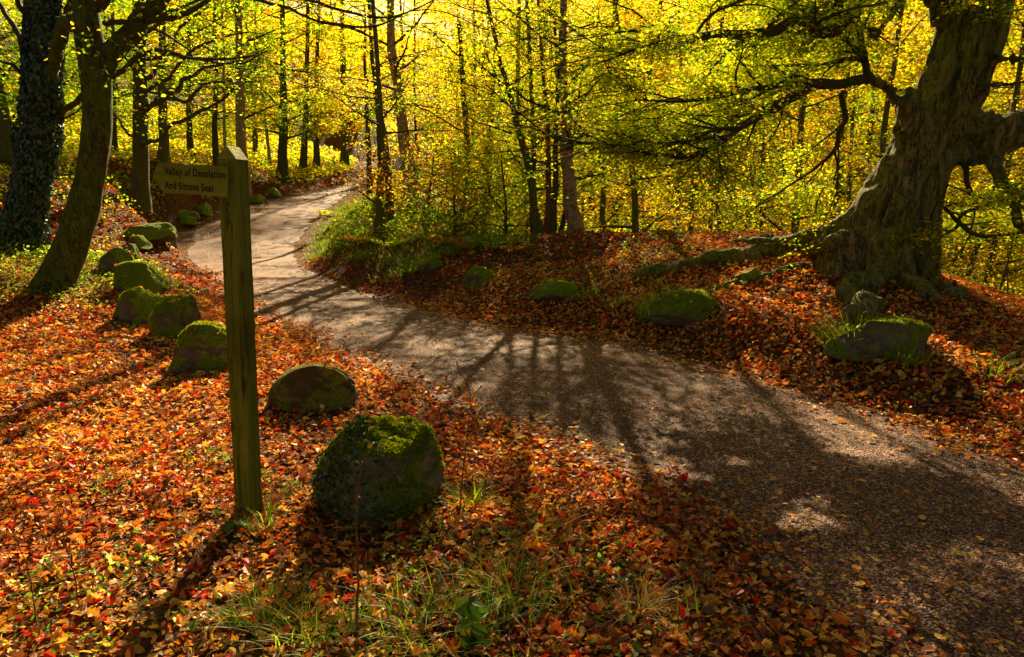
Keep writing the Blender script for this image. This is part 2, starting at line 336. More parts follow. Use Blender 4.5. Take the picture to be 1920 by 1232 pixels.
def m_post(name='weathered_post', c=((.085, .11, .009), (.17, .21, .015), (.28, .3, .03)), axis='Z'):
    m, n, l, out = mat(name); sz = (38, 38, 1.6) if axis == 'Z' else (1.6, 38, 38)
    co = coords(n, l, sz); f = noise(n, l, co, 1.1, 6, .6, 1.2); o = coords(n, l)
    cc = ramp(n, l, f, [(.25, c[0]), (.5, c[1]), (.8, c[2])])
    al = ramp(n, l, noise(n, l, o, 3.5, 5, .6), [(.42, (0, 0, 0)), (.62, (1, 1, 1))]); cc = mix(n, l, math_(n, l, 'MULTIPLY', al, .7), cc, (.13, .15, .01))
    v = node(n, 'ShaderNodeTexVoronoi'); v.inputs['Scale'].default_value = 1; l.new(coords(n, l, (9, 9, 3.2) if axis == 'Z' else (3.2, 9, 9)), v.inputs['Vector'])
    k = ramp(n, l, v.outputs['Distance'], [(.1, (1, 1, 1)), (.17, (0, 0, 0))]); cc = mix(n, l, math_(n, l, 'MULTIPLY', k, .7), cc, (.04, .022, .008))
    w = noise(n, l, coords(n, l, (22, 22, .9) if axis == 'Z' else (.9, 22, 22)), 1., 4, .6, .8); kk = ramp(n, l, math_(n, l, 'ABSOLUTE', math_(n, l, 'SUBTRACT', w, .5)), [(0, (1, 1, 1)), (.018, (0, 0, 0))])
    cc = mix(n, l, math_(n, l, 'MULTIPLY', kk, .75 if axis == 'Z' else 0.), cc, (.02, .016, .004)); st = ramp(n, l, noise(n, l, o, 1.6, 4, .6), [(.35, (.6, .6, .6)), (.65, (1.2, 1.2, 1.1))]); cc = mix(n, l, 1., cc, st, 'MULTIPLY')
    princ(n, l, out, cc, .85, bump(n, l, math_(n, l, 'SUBTRACT', math_(n, l, 'ADD', f, noise(n, l, o, 90, 3)), math_(n, l, 'MULTIPLY', kk, 2. if axis == 'Z' else 0.)), .7, .006), .2); return m
M_POST = m_post(); M_BOARD = m_post('weathered_board', ((.13, .16, .012), (.23, .28, .018), (.34, .36, .035)), 'X')
def plain(name, c, rough=.8):
    m, n, l, out = mat(name); co = coords(n, l); k = ramp(n, l, noise(n, l, co, 25, 3), [(.3, tuple(x*.6 for x in c)), (.7, c)])
    princ(n, l, out, k, rough); return m
M_LETTER = plain('routed_letters', (.012, .009, .004))

# ------------------------------------------------------------------ terrain + lane
def axis(seg):
    a = [seg[0][0]]
    for (x0, x1, st) in seg:
        n = max(1, int(round((x1-x0)/st))); a += list(np.linspace(x0, x1, n+1)[1:])
    return np.array(a)
xs = axis([(-160, -40, 12), (-40, -14, 1.2), (-14, 12, .13), (12, 40, 1.2), (40, 160, 12)])
ys = axis([(-40, -4, 4), (-4, 1, .5), (1, 18, .13), (18, 40, .4), (40, 80, 1.5), (80, 200, 8)])
X, Y = np.meshgrid(xs, ys); Z = H(X, Y)-.01*(road_d(X, Y).reshape(X.shape) < -.05)
i = np.arange(X.size).reshape(X.shape)
g = mk('ground', np.stack([X, Y, Z], -1).reshape(-1, 3), [np.stack([i[:-1, :-1], i[:-1, 1:], i[1:, 1:], i[1:, :-1]], -1).reshape(-1, 4)], M_SOIL); tag(g, kind='structure')
NRM = 420; le, re = resamp(LP, NRM), resamp(RP, NRM); f = np.linspace(0, 1, 15)
wl_ = (vn2(le[:, 0], le[:, 1], 1.6, 3, 3)*.35); wr_ = (vn2(re[:, 0], re[:, 1], 1.6, 4, 3)*.35); dv = (re-le); dv /= np.linalg.norm(dv[:, :2], axis=1)[:, None]
le = le-dv*(wl_+.05)[:, None]; re = re+dv*(wr_+.05)[:, None]
V = le[:, None]*(1-f)[None, :, None]+re[:, None]*f[None, :, None]; V[..., 2] = H(V[..., 0], V[..., 1])+.004+.02*(1-(2*f-1)**2)[None]
i = np.arange(NRM*15).reshape(NRM, 15)
g = mk('road', V.reshape(-1, 3), [np.stack([i[:-1, :-1], i[:-1, 1:], i[1:, 1:], i[1:, :-1]], -1).reshape(-1, 4)], M_ROAD); tag(g, kind='structure')

# ------------------------------------------------------------------ leaves left out of the crowns so that sunlight lands on chosen ground
SUN_PATCHES = [(1120, 845, 130, 42), (1270, 800, 150, 40), (1500, 890, 150, 45), (1740, 960, 120, 50), (1400, 980, 110, 35), (1560, 1080, 120, 40), (1850, 1060, 90, 40), (230, 780, 360, 150), (90, 1010, 230, 190), (80, 570, 190, 60), (600, 650, 190, 55), (600, 560, 150, 50), (740, 625, 130, 28), (470, 490, 120, 50), (1010, 800, 130, 48), (860, 700, 90, 25),
        (640, 830, 160, 85), (900, 850, 150, 55), (1190, 960, 130, 50), (330, 1090, 150, 60), (1560, 800, 120, 24), (1640, 885, 90, 22), (1880, 945, 70, 32), (1660, 1170, 150, 60), (1330, 700, 60, 14),
        (1100, 465, 140, 20), (1350, 470, 100, 16), (700, 490, 100, 20), (450, 690, 110, 60), (1480, 920, 70, 22), (650, 340, 120, 60), (250, 330, 90, 30), (480, 1000, 90, 50)]
def lit(pos, gz=.15):
    g = pos-SDIR*((pos[:, 2]-gz)/SDIR[2])[:, None]; px, py, t = proj(g); m = np.zeros(len(pos))
    for (a, b, c, d) in SUN_PATCHES:
        q = ((px-a)/c)**2+((py-b)/d)**2; m = np.maximum(m, np.clip(1.35-q, 0, 1))
    on = road_d(g[:, 0], g[:, 1]) < .3
    d = np.where(on, np.clip((vn2(g[:, 0]*1.2, g[:, 1]*2.4, 1.0, 123, 3)+.05)*9, 0, 1), np.clip((vn2(g[:, 0]*.6, g[:, 1]*1.7, 1.0, 127, 3)+.13)*6, 0, 1))      # noise makes the leaf thinning patchy, so the ground light comes out dappled
    return np.where(g[:, 1] > 1.6, m*d, 0)
def cull(pos, rng, k=.9): return rng.rand(len(pos)) > lit(pos)*k

# ------------------------------------------------------------------ palettes (leaf colours, weight)
P_YEL = [(.66, .48, .02, 3), (.56, .48, .02, 3), (.72, .38, .02, 1.4), (.42, .44, .02, 1.2), (.68, .22, .02, 1.1)]
P_LIM = [(.44, .5, .02, 3), (.56, .5, .02, 2), (.28, .37, .02, 2), (.64, .44, .02, .8)]
P_GRN = [(.18, .3, .02, 3), (.28, .4, .02, 2), (.14, .2, .02, 2), (.5, .42, .03, .7)]
P_ORA = [(.65, .28, .02, 3), (.6, .4, .02, 2), (.5, .16, .02, 1.3), (.4, .36, .03, 1)]
P_DKG = [(.05, .075, .012, 3), (.09, .12, .015, 2), (.2, .22, .02, 1)]
P_LITN = [(.66, .24, .025, 3.2), (.74, .42, .06, 3.2), (.46, .1, .012, 2.4), (.55, .03, .01, 1.5), (.22, .09, .03, 2.2), (.74, .54, .12, 2), (.1, .045, .02, 1.8), (.46, .27, .11, 1.5)]
P_LITR = [(.5, .15, .025, 3), (.55, .25, .04, 1.6), (.36, .07, .015, 3), (.42, .04, .012, 1), (.18, .07, .025, 3), (.6, .38, .06, .7), (.1, .04, .015, 2)]

# ------------------------------------------------------------------ trees
def curve_pts(pts, n): return resamp(pts, n)
def sprays(mb, rng, C, rad, per, size, pal, tilt=.45, flat=.2, do_cull=True, T=T_RH, k=.995):
    """clusters of leaves spread in thin, slightly drooping layers about the twig ends C"""
    C = np.asarray(C); N = len(C)*per; c = np.repeat(C, per, 0); r = np.repeat(rad, per) if np.ndim(rad) else np.full(N, rad)
    a = rng.uniform(0, 2*math.pi, N); q = np.sqrt(rng.rand(N)); d = np.stack([np.cos(a)*q*r, np.sin(a)*q*r, rng.normal(size=N)*flat*r-.22*q*q*r], -1)
    sl = np.repeat(rng.normal(size=(len(C), 2))*.25, per, 0); d[:, 2] += sl[:, 0]*d[:, 0]+sl[:, 1]*d[:, 1]
    p = c+d; hue = np.repeat(rng.normal(size=len(C)), per); m = np.ones(N, bool)
    if do_cull: m = cull(p, rng, k)
    p = p[m]; col = pick(pal, len(p), rng, .18); h = hue[m][:, None]
    col = np.clip(col*(1+h*np.array([[.12, .0, 0]])), .004, .9)
    leaves(mb, p, upn(len(p), tilt, rng), size*rng.uniform(.7, 1.25, len(p)), col, T, rng)
def grow(rng, p0, d, L, r, n=7, bend=.25, up=0.05):
    pts = [np.array(p0, float)]; d = np.array(d, float); d /= np.linalg.norm(d)
    for i in range(n):
        d = d+rng.normal(size=3)*bend*np.array([1, 1, .6])/math.sqrt(n)*1.2+np.array([0, 0, up/n]); d /= np.linalg.norm(d); pts.append(pts[-1]+d*L/n)
    return np.array(pts), np.linspace(r, max(r*.18, .004), n+1)
def tree(name, label, cat, line, rad, barkm, crown, seed, group=None, seg=9, flare=1.5, bm=None, sub=2, cl=True):
    """line: trunk points in the world from the ground up; crown: dict(z0,z1,R,limbs,per,rad,size,pal)"""
    rng = np.random.RandomState(seed); line = np.array(line, float); n = 18
    pts = curve_pts(line, n); t = np.linspace(0, 1, n); wv_ = np.cumsum(rng.normal(size=(n, 2)), 0)*min(.1, rad*.55)*.3; wv_ -= wv_[0]+(wv_[-1]-wv_[0])*t[:, None]; pts[:, :2] += wv_
    rr = rad*(1-.72*t)*(1+(flare-1)*np.exp(-t*n*.8)); pts[0, 2] -= .25
    root = thing(name, label, cat, line[0], group)
    mb = MB(); mb.tube(pts, rr, seg, wob=.14, seed=seed); mb.build('trunk', barkm, root)
    mb = MB(); ends = []
    c = crown; few = c['limbs'] <= 10
    for i in range(c['limbs']):
        f = (i+rng.rand())/c['limbs']; f = c['z0']+(c['z1']-c['z0'])*f; k = f*(n-1); a = int(min(k, n-2)); p = pts[a]*(1-(k-a))+pts[a+1]*(k-a); r = rr[a]*.3+.004
        ang = i*2.4+rng.rand()*1.2; ff = (f-c['z0'])/(c['z1']-c['z0']+1e-6)
        if few and mb.n: mb.build('branch', bm or M_BRANCH, root); mb = MB()
        L = c['R']*(.55+.6*math.sin(math.pi*min(1, .2+ff*.75)))*rng.uniform(.6, 1.2)
        q, qr = grow(rng, p, (math.cos(ang), math.sin(ang), rng.uniform(-.05, .5)+.3*ff), L, r, 8, .35, c.get('up', .05)); mb.tube(q, qr, 5, wob=0)
        for s in range(3, 9): ends.append(q[s])
        for s in range(sub):
            j = rng.randint(2, 7); ang2 = ang+rng.choice([-1, 1])*rng.uniform(.5, 1.2)
            q2, r2 = grow(rng, q[j], (math.cos(ang2), math.sin(ang2), rng.uniform(-.15, .35)), L*rng.uniform(.35, .6), qr[j]*.6, 5, .35, .02); mb.tube(q2, r2, 4, wob=0)
            for e in range(2, 6): ends.append(q2[e])
    if mb.n: mb.build('branch' if few else 'branches', bm or M_BRANCH, root)
    if c['per'] > 0 and ends:
        mb = MB(); E = np.array(ends); E = E+rng.normal(size=E.shape)*c['rad']*.25+np.array([0, c.get('back', 0), 0])
        sprays(mb, rng, E, c['rad']*rng.uniform(.6, 1.25, len(E)), int(c['per']*1.75), c['size'], c['pal'], do_cull=cl, k=c.get('k', .97))
        if mb.n: mb.build('crown', M_CAN, root, col=True, smooth=False)
    return root
def copy_tree(o, loc, rz, sc, label, group):
    r = o.copy(); COL.objects.link(r); r.location = loc; r.rotation_euler = (0, 0, rz); r.scale = (sc, sc, sc); r['label'] = label
    if group: r['group'] = group
    for ch in o.children:
        c = ch.copy(); COL.objects.link(c); c.parent = r
    return r
def trunkline(base, via, top):
    """base,via.. given as (px,py,Y): the foot is set on the ground"""
    b = P(*base); b[2] = hz(b[0], b[1]); pts = [b]+[P(*v) for v in via]+[P(*top)]; return pts

# ------------------------------------------------------------------ the great beech
def pline(lst, ground=False):
    """(px, py, Y, radius in photo px) -> points, radii"""
    pts, rr = [], []
    for (a, b, y, w) in lst:
        p = G(a, b) if y is None else P(a, b, y); r = w*mpp(p)
        if y is None: p = p+np.array([0, 0, r*.25])
        pts.append(p); rr.append(r)
    return np.array(pts), np.array(rr)
def smooth_tube(mb, lst, seg=10, n=None, wob=.1, seed=0, jit=0.):
    p, r = pline(lst); n = n or len(lst)*5; q = curve_pts(p, n); s = np.interp(np.linspace(0, len(r)-1, n), np.arange(len(r)), r)
    if jit:
        rg = np.random.RandomState(seed); k = rg.normal(size=(n, 3)); k[0] = 0; k = (k+np.roll(k, 1, 0)+np.roll(k, 2, 0))/3; q = q+k*s[:, None]*jit
    mb.tube(q, s, seg, wob=wob, seed=seed); return q, s
bb = P(1690, 500, 8.3); bb[2] = hz(bb[0], bb[1])
BEECH = thing('beech_tree', 'huge old beech with fluted leaning trunk and spreading roots on the leafy bank', 'tree', bb)
mb = MB()
D = 8.3
smooth_tube(mb, [(1690, 600, D, 72), (1697, 520, D, 58), (1698, 460, D, 56), (1696, 400, D, 60), (1706, 350, D, 60), (1728, 292, D, 63), (1750, 234, D, 62), (1768, 175, D, 58), (1784, 117, D, 50), (1796, 58, D, 44), (1803, 0, D, 44), (1815, -150, D, 42), (1830, -320, D, 38)], 20, 60, .1, 3)
smooth_tube(mb, [(1782, 260, D-.1, 26), (1802, 190, D-.15, 36), (1832, 115, D-.1, 34), (1860, 40, D, 36), (1872, -20, D, 36), (1885, -120, D, 34), (1915, -300, D, 28)], 14, 40, .1, 5)   # second stem fused to the first
smooth_tube(mb, [(1716, 420, D-.3, 26), (1722, 480, D-.35, 24), (1732, 530, D-.45, 20), (1758, 560, D-.6, 12)], 10, 20, .15, 6)      # buttresses
smooth_tube(mb, [(1700, 340, D-.2, 38), (1664, 410, D-.25, 36), (1652, 470, D-.35, 26), (1650, 520, D-.4, 20)], 10, 20, .15, 7)
smooth_tube(mb, [(1690, 310, D, 42), (1650, 360, D, 38), (1612, 402, D-.05, 28), (1570, 430, D, 22), (1520, 444, D, 15), (1460, 450, D+.15, 9), (1400, 452, D+.4, 6)], 10, 30, .15, 8)
smooth_tube(mb, [(1700, 380, D-.4, 20), (1690, 460, D-.55, 22), (1700, 530, D-.7, 20)], 10, 20, .15, 9)
smooth_tube(mb, [(1850, 40, D-.35, 20), (1830, 110, D-.45, 22), (1812, 180, D-.45, 20), (1800, 250, D-.35, 12)], 10, 20, .2, 10)
smooth_tube(mb, [(1728, 262, D-.1, 36), (1706, 226, D-.2, 32), (1700, 196, D-.25, 26), (1712, 172, D-.2, 22)], 10, 16, .2, 11)     # the burr where the low limb leaves
smooth_tube(mb, [(1708, 240, D-.1, 32), (1690, 196, D-.2, 22), (1664, 168, D-.3, 14), (1628, 148, D-.4, 10)], 10, 20, .12, 12)
smooth_tube(mb, [(1770, 270, D, 44), (1826, 250, D-.1, 44), (1880, 247, D-.2, 40), (1960, 230, D-.3, 38), (2100, 190, D-.4, 34), (2300, 120, D-.5, 24)], 12, 30, .08, 13)
smooth_tube(mb, [(1800, 300, D-.2, 18), (1838, 285, D-.2, 30), (1868, 270, D-.2, 30)], 10, 14, .1, 14)
smooth_tube(mb, [(1830, 118, D-.2, 20), (1870, 110, D-.4, 10), (1930, 112, D-.6, 7)], 8, 14, .1, 15)
smooth_tube(mb, [(1830, 160, D-.3, 16), (1866, 160, D-.5, 8), (1935, 152, D-.7, 6)], 8, 14, .1, 16)
smooth_tube(mb, [(1768, 40, D-.1, 20), (1735, -8, D-.3, 15), (1700, -20, D-.5, 13), (1672, 22, D-.7, 11), (1650, 52, D-.8, 9), (1636, 70, D-.9, 5)], 8, 24, .12, 17)
for q_ in (1570, 1592, 1614, 1636, 1656):      # the flare stands on the ground
    a_ = P(q_, 452, D-.15); g_ = np.array([a_[0]-.02, a_[1]-.05, hz(a_[0], a_[1])-.15]); mb.tube(np.array([a_, (a_+g_)/2+[0, -.02, 0], g_]), [.13, .17, .2], 9, wob=.2, seed=q_)
# roots running out over the bank (fused with the trunk)
for s, l in enumerate([
    [(1670, 440, D-.1, 24), (1615, 450, D-.2, 19), (1560, 456, D-.25, 16), (1500, 466, None, 13), (1450, 472, None, 11), (1410, 482, None, 12), (1370, 488, None, 9), (1320, 496, None, 8), (1260, 506, None, 7), (1215, 514, None, 6), (1178, 522, None, 3)],
    [(1600, 428, D, 18), (1530, 446, D+.1, 12), (1470, 456, None, 9), (1420, 452, None, 7), (1370, 458, None, 5)],
    [(1640, 500, D-.5, 20), (1668, 512, None, 13), (1655, 528, None, 12), (1620, 540, None, 13), (1588, 552, None, 12), (1592, 566, None, 10), (1630, 572, None, 11), (1615, 588, None, 12), (1596, 606, None, 8)],
    [(1700, 520, D-.6, 18), (1720, 545, None, 12), (1742, 560, None, 11), (1760, 566, None, 6)],
    [(1745, 530, D-.7, 16), (1775, 552, None, 9), (1800, 556, None, 9), (1812, 552, None, 8)],
    [(1600, 490, D-.3, 12), (1500, 500, None, 5), (1400, 530, None, 6), (1340, 545, None, 5), (1300, 552, None, 3)]]):
    smooth_tube(mb, [(a_, b_, y_, w_*(1 if y_ is not None else 2.1 if s in (0, 2) else 1.6)) for a_, b_, y_, w_ in l], 9, None, .3, 30+s, .4)
tmp = mb.build('tmp', None, None, org=(0, 0, 0))
md = tmp.modifiers.new('r', 'REMESH'); md.mode = 'VOXEL'; md.voxel_size = .022
dg = bpy.context.evaluated_depsgraph_get(); ev = tmp.evaluated_get(dg); em = ev.to_mesh()
nv = len(em.vertices); V = np.empty(nv*3, np.float32); em.vertices.foreach_get('co', V); V = V.reshape(-1, 3).astype(float)
lt = np.empty(len(em.polygons), np.int32); em.polygons.foreach_get('loop_total', lt); li = np.empty(len(em.loops), np.int32); em.loops.foreach_get('vertex_index', li)
assert (lt == 4).all(); Fq = li.reshape(-1, 4)
def lap(V, Fq, it, lam=.5):
    for _ in range(it):
        s = np.zeros_like(V); c = np.zeros(len(V))
        for a in range(4):
            for b in (1, 3): np.add.at(s, Fq[:, a], V[Fq[:, (a+b) % 4]]); np.add.at(c, Fq[:, a], 1)
        V = V+lam*(s/np.maximum(c, 1)[:, None]-V)
    return V
def vnorm(V, Fq):
    fn = np.cross(V[Fq[:, 2]]-V[Fq[:, 0]], V[Fq[:, 3]]-V[Fq[:, 1]]); n = np.zeros_like(V)
    for a in range(4): np.add.at(n, Fq[:, a], fn)
    return n/(np.linalg.norm(n, axis=1)[:, None]+1e-9)
V = lap(V, Fq, 5); N = vnorm(V, Fq)
ax = np.array([.28, 0, .96]); axd = V@ax
q = V-axd[:, None]*ax*.82
amp = np.clip((V[:, 2]-bb[2]-.1)/.6, .25, 1)
V = V+N*((fbm(q*5, 3, 21)*.11+(-np.abs(fbm(q*3.2+3, 2, 5))*.16))*amp+fbm(q*15, 2, 14)*.06*amp-np.clip(.06-np.abs(fbm(q*6+9, 2, 31)), 0, 1)*1.1*amp+fbm(V*12, 2, 8)*.025)[:, None]
bpy.data.objects.remove(tmp)
mk('trunk', V, [Fq], M_BEECH, BEECH)
# limbs traced from the photo, with side twigs grown off them
LIMBS = [
    [(1632, 150, 7.9, 10), (1564, 157, 7.8, 9), (1510, 168, 7.7, 8), (1442, 208, 7.6, 8), (1384, 243, 7.5, 7), (1330, 280, 7.4, 6), (1267, 294, 7.4, 5), (1199, 280, 7.3, 4.5), (1130, 268, 7.3, 3.5), (1060, 265, 7.3, 2.5), (1000, 240, 7.2, 1.5)],
    [(1570, 156, 7.8, 7), (1500, 155, 7.6, 6), (1420, 164, 7.4, 5), (1340, 182, 7.2, 4), (1270, 190, 7.0, 3), (1190, 186, 6.9, 2)],
    [(1480, 185, 7.6, 5), (1420, 205, 7.9, 4), (1340, 232, 8.1, 3.5), (1270, 244, 8.3, 3), (1200, 240, 8.5, 2), (1130, 225, 8.6, 1)],
    [(1400, 235, 7.5, 4.5), (1340, 244, 7.3, 4), (1285, 266, 7.1, 3.5), (1225, 268, 7.0, 2.5), (1160, 250, 6.9, 1.3)],
    [(1628, 150, 7.9, 9), (1626, 130, 7.9, 7), (1622, 110, 7.9, 6), (1590, 112, 8, 4), (1540, 120, 8.1, 3), (1430, 124, 8.3, 2.5), (1340, 112, 8.6, 1.5)],
    [(1584, 170, 7.8, 5), (1578, 190, 7.8, 5), (1585, 222, 7.8, 5), (1572, 250, 7.8, 4.5), (1566, 280, 7.8, 4), (1520, 322, 7.9, 2.5), (1460, 360, 8, 1.8), (1420, 385, 8, 1)],
    [(1566, 282, 7.8, 2.5), (1570, 310, 7.8, 2), (1562, 345, 7.8, 1)],
    [(1790, 20, 8.2, 12), (1710, -60, 7.9, 11), (1640, -30, 7.7, 10), (1600, 18, 7.6, 12), (1569, 48, 7.5, 11), (1544, 62, 7.5, 11), (1520, 45, 7.4, 9), (1495, 38, 7.4, 8), (1450, 52, 7.3, 9), (1405, 64, 7.3, 9), (1345, 62, 7.2, 7), (1290, 74, 7.2, 5), (1235, 66, 7.2, 3), (1180, 56, 7.1, 2)],
    [(1500, 40, 7.4, 7), (1560, 8, 7.6, 8), (1650, -20, 7.8, 9)],
    [(1440, 50, 7.3, 5), (1500, -5, 7.4, 5), (1520, -40, 7.5, 6)],
    [(1345, 62, 7.2, 4), (1265, 72, 7.0, 3), (1200, 90, 6.8, 2.2), (1120, 120, 6.6, 1.2)],
    [(1300, 74, 7.2, 3), (1330, 30, 7.2, 3), (1380, 4, 7.3, 3), (1420, -20, 7.3, 4)],
    [(1866, 280, 8.0, 14), (1868, 312, 7.9, 11), (1880, 345, 7.8, 10), (1896, 380, 7.8, 9), (1912, 415, 7.7, 8), (1935, 440, 7.7, 6), (1990, 470, 7.6, 3)],
    [(1884, 350, 7.8, 6), (1905, 356, 7.7, 5), (1960, 372, 7.6, 4)],
    [(1802, 300, 8.2, 6), (1812, 320, 8.1, 4.5), (1816, 350, 8, 4), (1828, 378, 8, 4), (1826, 392, 8, 3.5), (1800, 405, 8, 3), (1795, 425, 8, 3), (1770, 440, 8, 2), (1750, 450, 8, 1)],
    [(1762, 382, 8.2, 3), (1795, 415, 8.1, 3.5), (1830, 442, 8, 3.5), (1870, 440, 8, 3), (1940, 434, 7.9, 2)],
    [(1830, 392, 8, 2), (1855, 385, 8, 1.5), (1870, 395, 8, 1)],
    [(1800, -60, 8.2, 12), (1680, -150, 8, 15), (1560, -220, 7.8, 12), (1420, -210, 7.5, 9), (1280, -150, 7.3, 6), (1160, -110, 7.1, 3)],
    [(1830, -150, 8.2, 24), (1900, -300, 7.6, 18), (1980, -420, 7, 12), (2060, -480, 6.4, 7)],
    [(1830, -260, 8.2, 24), (1760, -420, 8.6, 18), (1640, -560, 9, 12), (1500, -640, 9.4, 7)],
    [(2200, 160, 8, 14), (2160, 60, 7.6, 10), (2060, -20, 7.2, 7), (1960, -40, 6.8, 4)],
    [(2080, 200, 8, 12), (2160, 320, 7.6, 9), (2240, 400, 7.2, 5)],
]
rb = np.random.RandomState(11)
ends, er = [], []
def twigs_on(q, r, cnt, L, up=-.02, sd=1, lo=.15):
    for k in range(cnt):
        i = rb.randint(int(len(q)*lo), len(q)-1); T = q[min(i+1, len(q)-1)]-q[i-1]; T /= np.linalg.norm(T)
        a = rb.uniform(.35, 1.1)*rb.choice([-1, 1]); d = np.array([T[0]*math.cos(a)-T[1]*math.sin(a), T[0]*math.sin(a)+T[1]*math.cos(a), T[2]*.4+rb.uniform(-.25, .3)])
        l_ = L*rb.uniform(.5, 1.3); q2, r2 = grow(rb, q[i], d, l_, min(r[i]*.6, .02), 7, .45, up); twm.tube(q2, np.maximum(r2, .003), 4)
        for e in range(2, 8): ends.append(q2[e]+rb.normal(size=3)*.05); er.append(.26)
        for k2 in range(3):
            j = rb.randint(2, 7); a2 = rb.uniform(-1, 1); dd = q2[j]-q2[j-1]; dd = np.array([dd[0]*math.cos(a2)-dd[1]*math.sin(a2), dd[0]*math.sin(a2)+dd[1]*math.cos(a2), dd[2]+rb.uniform(-.04, .04)])
            q3, r3 = grow(rb, q2[j], dd, l_*.45, .005, 4, .4, up); twm.tube(q3, np.maximum(r3, .0025), 3)
            ends.extend(q3[1:]); er.extend([.2]*4)
for s, l in enumerate(LIMBS):
    p, r = pline(l); q = curve_pts(p, len(l)*5); r = np.interp(np.linspace(0, len(r)-1, len(q)), np.arange(len(r)), r)
    cnt = {0: 26, 1: 20, 2: 20, 3: 14, 4: 18, 5: 5, 6: 1, 7: 18, 8: 4, 9: 8, 10: 12, 11: 9, 12: 3, 13: 4, 14: 3, 15: 4, 16: 1, 17: 8, 18: 10, 19: 10, 20: 14, 21: 10}[s]
    twm = MB(); smooth_tube(twm, [(a_, b_, y_, w_*(1.0 if s < 7 else 1.1)) for a_, b_, y_, w_ in l], 7, len(l)*5, .12, 60+s, .45); twigs_on(q, r, cnt, 1. if s < 12 else .8)
    twm.build('limb', M_BRANCH if s not in (12, 17, 18, 19) else M_BEECH, BEECH)
mb = MB(); E = np.array(ends)+np.array([0, .28, .04]); er = np.array(er)
pxE = proj(E)[0]; kE = (pxE > 1125) | (rb.rand(len(E)) < .25); E = E[kE]; er = er[kE]
sprays(mb, rb, E, er, 20, .047, P_LIM+[(.1, .18, .02, 1.2)], .4, .12, T=T_RH, k=.96)
mb.build('crown', M_CAN, BEECH, col=True, smooth=False)

# ------------------------------------------------------------------ trees on the left
def limb(mb, l, seg=8, seed=0, jit=.5, wob=.12): return smooth_tube(mb, l, seg, None, wob, seed, jit)
# mossy leaning tree
b0 = P(105, 535, 9.6); b0[2] = hz(b0[0], b0[1])
TM = thing('leaning_tree', 'moss-covered curved tree leaning right beside the ivy-clad trunk', 'tree', b0)
mb = MB(); d = 9.6
limb(mb, [(88, 575, d, 42), (104, 532, d, 33), (126, 480, d, 30), (146, 420, d, 28), (163, 360, d, 26), (175, 300, d, 26), (182, 240, d, 26), (182, 180, d, 26), (177, 120, d, 27), (166, 60, d, 24), (158, -20, d, 22), (150, -160, d, 20), (160, -330, d, 15)], 26, 4, .0, .16)
mb.build('trunk', M_MOSSBARK, TM)
mb = MB()
limb(mb, [(176, 150, d, 24), (204, 108, d, 20), (228, 78, d, 19), (262, 38, d, 17), (300, -5, d-.1, 15), (350, -60, d-.3, 13), (420, -70, d-.5, 11)], 14, 5, .3); mb.build('limb', M_MOSSBARK, TM)
mb = MB(); limb(mb, [(170, 30, d, 14), (190, 4, d, 10), (214, -20, d, 9), (240, -80, d, 6)], 8, 6); mb.build('limb', M_BRANCH, TM)
mb = MB(); limb(mb, [(150, 40, d+.2, 16), (132, 48, d+.5, 14), (116, 72, d+.9, 12), (108, 100, d+1.2, 11), (100, 140, d+1.6, 8)], 8, 7); mb.build('limb', M_MOSSBARK, TM)
TW = MB(); TE = []
q1 = limb(TW, [(420, -70, d-.5, 8), (500, -40, d-.7, 5), (560, -6, d-.8, 3.2), (610, 8, d-.9, 3), (660, 26, d-1, 2.8), (700, 32, d-1, 2.4), (750, 28, d-1, 1.8), (812, 0, d-1, 1)], 6, 8)
q2 = limb(TW, [(400, -70, d-.4, 7), (460, -10, d-.3, 4), (520, 8, d-.3, 3), (575, 30, d-.3, 2.6), (620, 44, d-.3, 2.4), (700, 50, d-.3, 2), (760, 24, d-.3, 1)], 6, 9)
q3 = limb(TW, [(262, 38, d, 8), (320, 34, d-.2, 6), (360, 20, d-.4, 5), (400, -6, d-.5, 4), (450, -40, d-.6, 3)], 6, 10)
q4 = limb(TW, [(212, 145, d, 6), (240, 125, d-.1, 5), (268, 100, d-.1, 5), (300, 95, d-.2, 4), (360, 108, d-.2, 3), (420, 112, d-.3, 2.5), (480, 104, d-.3, 1.5)], 6, 11)
q5 = limb(TW, [(196, 44, d, 5), (214, 42, d-.1, 5), (240, 42, d-.2, 5), (300, 60, d-.3, 3), (350, 90, d-.4, 2)], 6, 12)
rt = np.random.RandomState(5)
for (q, s), cnt in ((q1, 8), (q2, 6), (q3, 6), (q4, 8), (q5, 5)):
    for k in range(cnt):
        i = rt.randint(4, len(q)-1); q_, r_ = grow(rt, q[i], (rt.normal()*.8, rt.normal()*.6, rt.uniform(-.3, .6)), rt.uniform(.5, 1.3), .007, 6, .4, 0); TW.tube(q_, r_, 4); TE += list(q_[3:])
TW.build('branches', M_BRANCH, TM)
mb = MB(); sprays(mb, rt, TE, .3, 6, .06, P_LIM+P_GRN, .5, .3, T=T_LF, k=.6); mb.build('crown', M_CAN, TM, col=True, smooth=False)
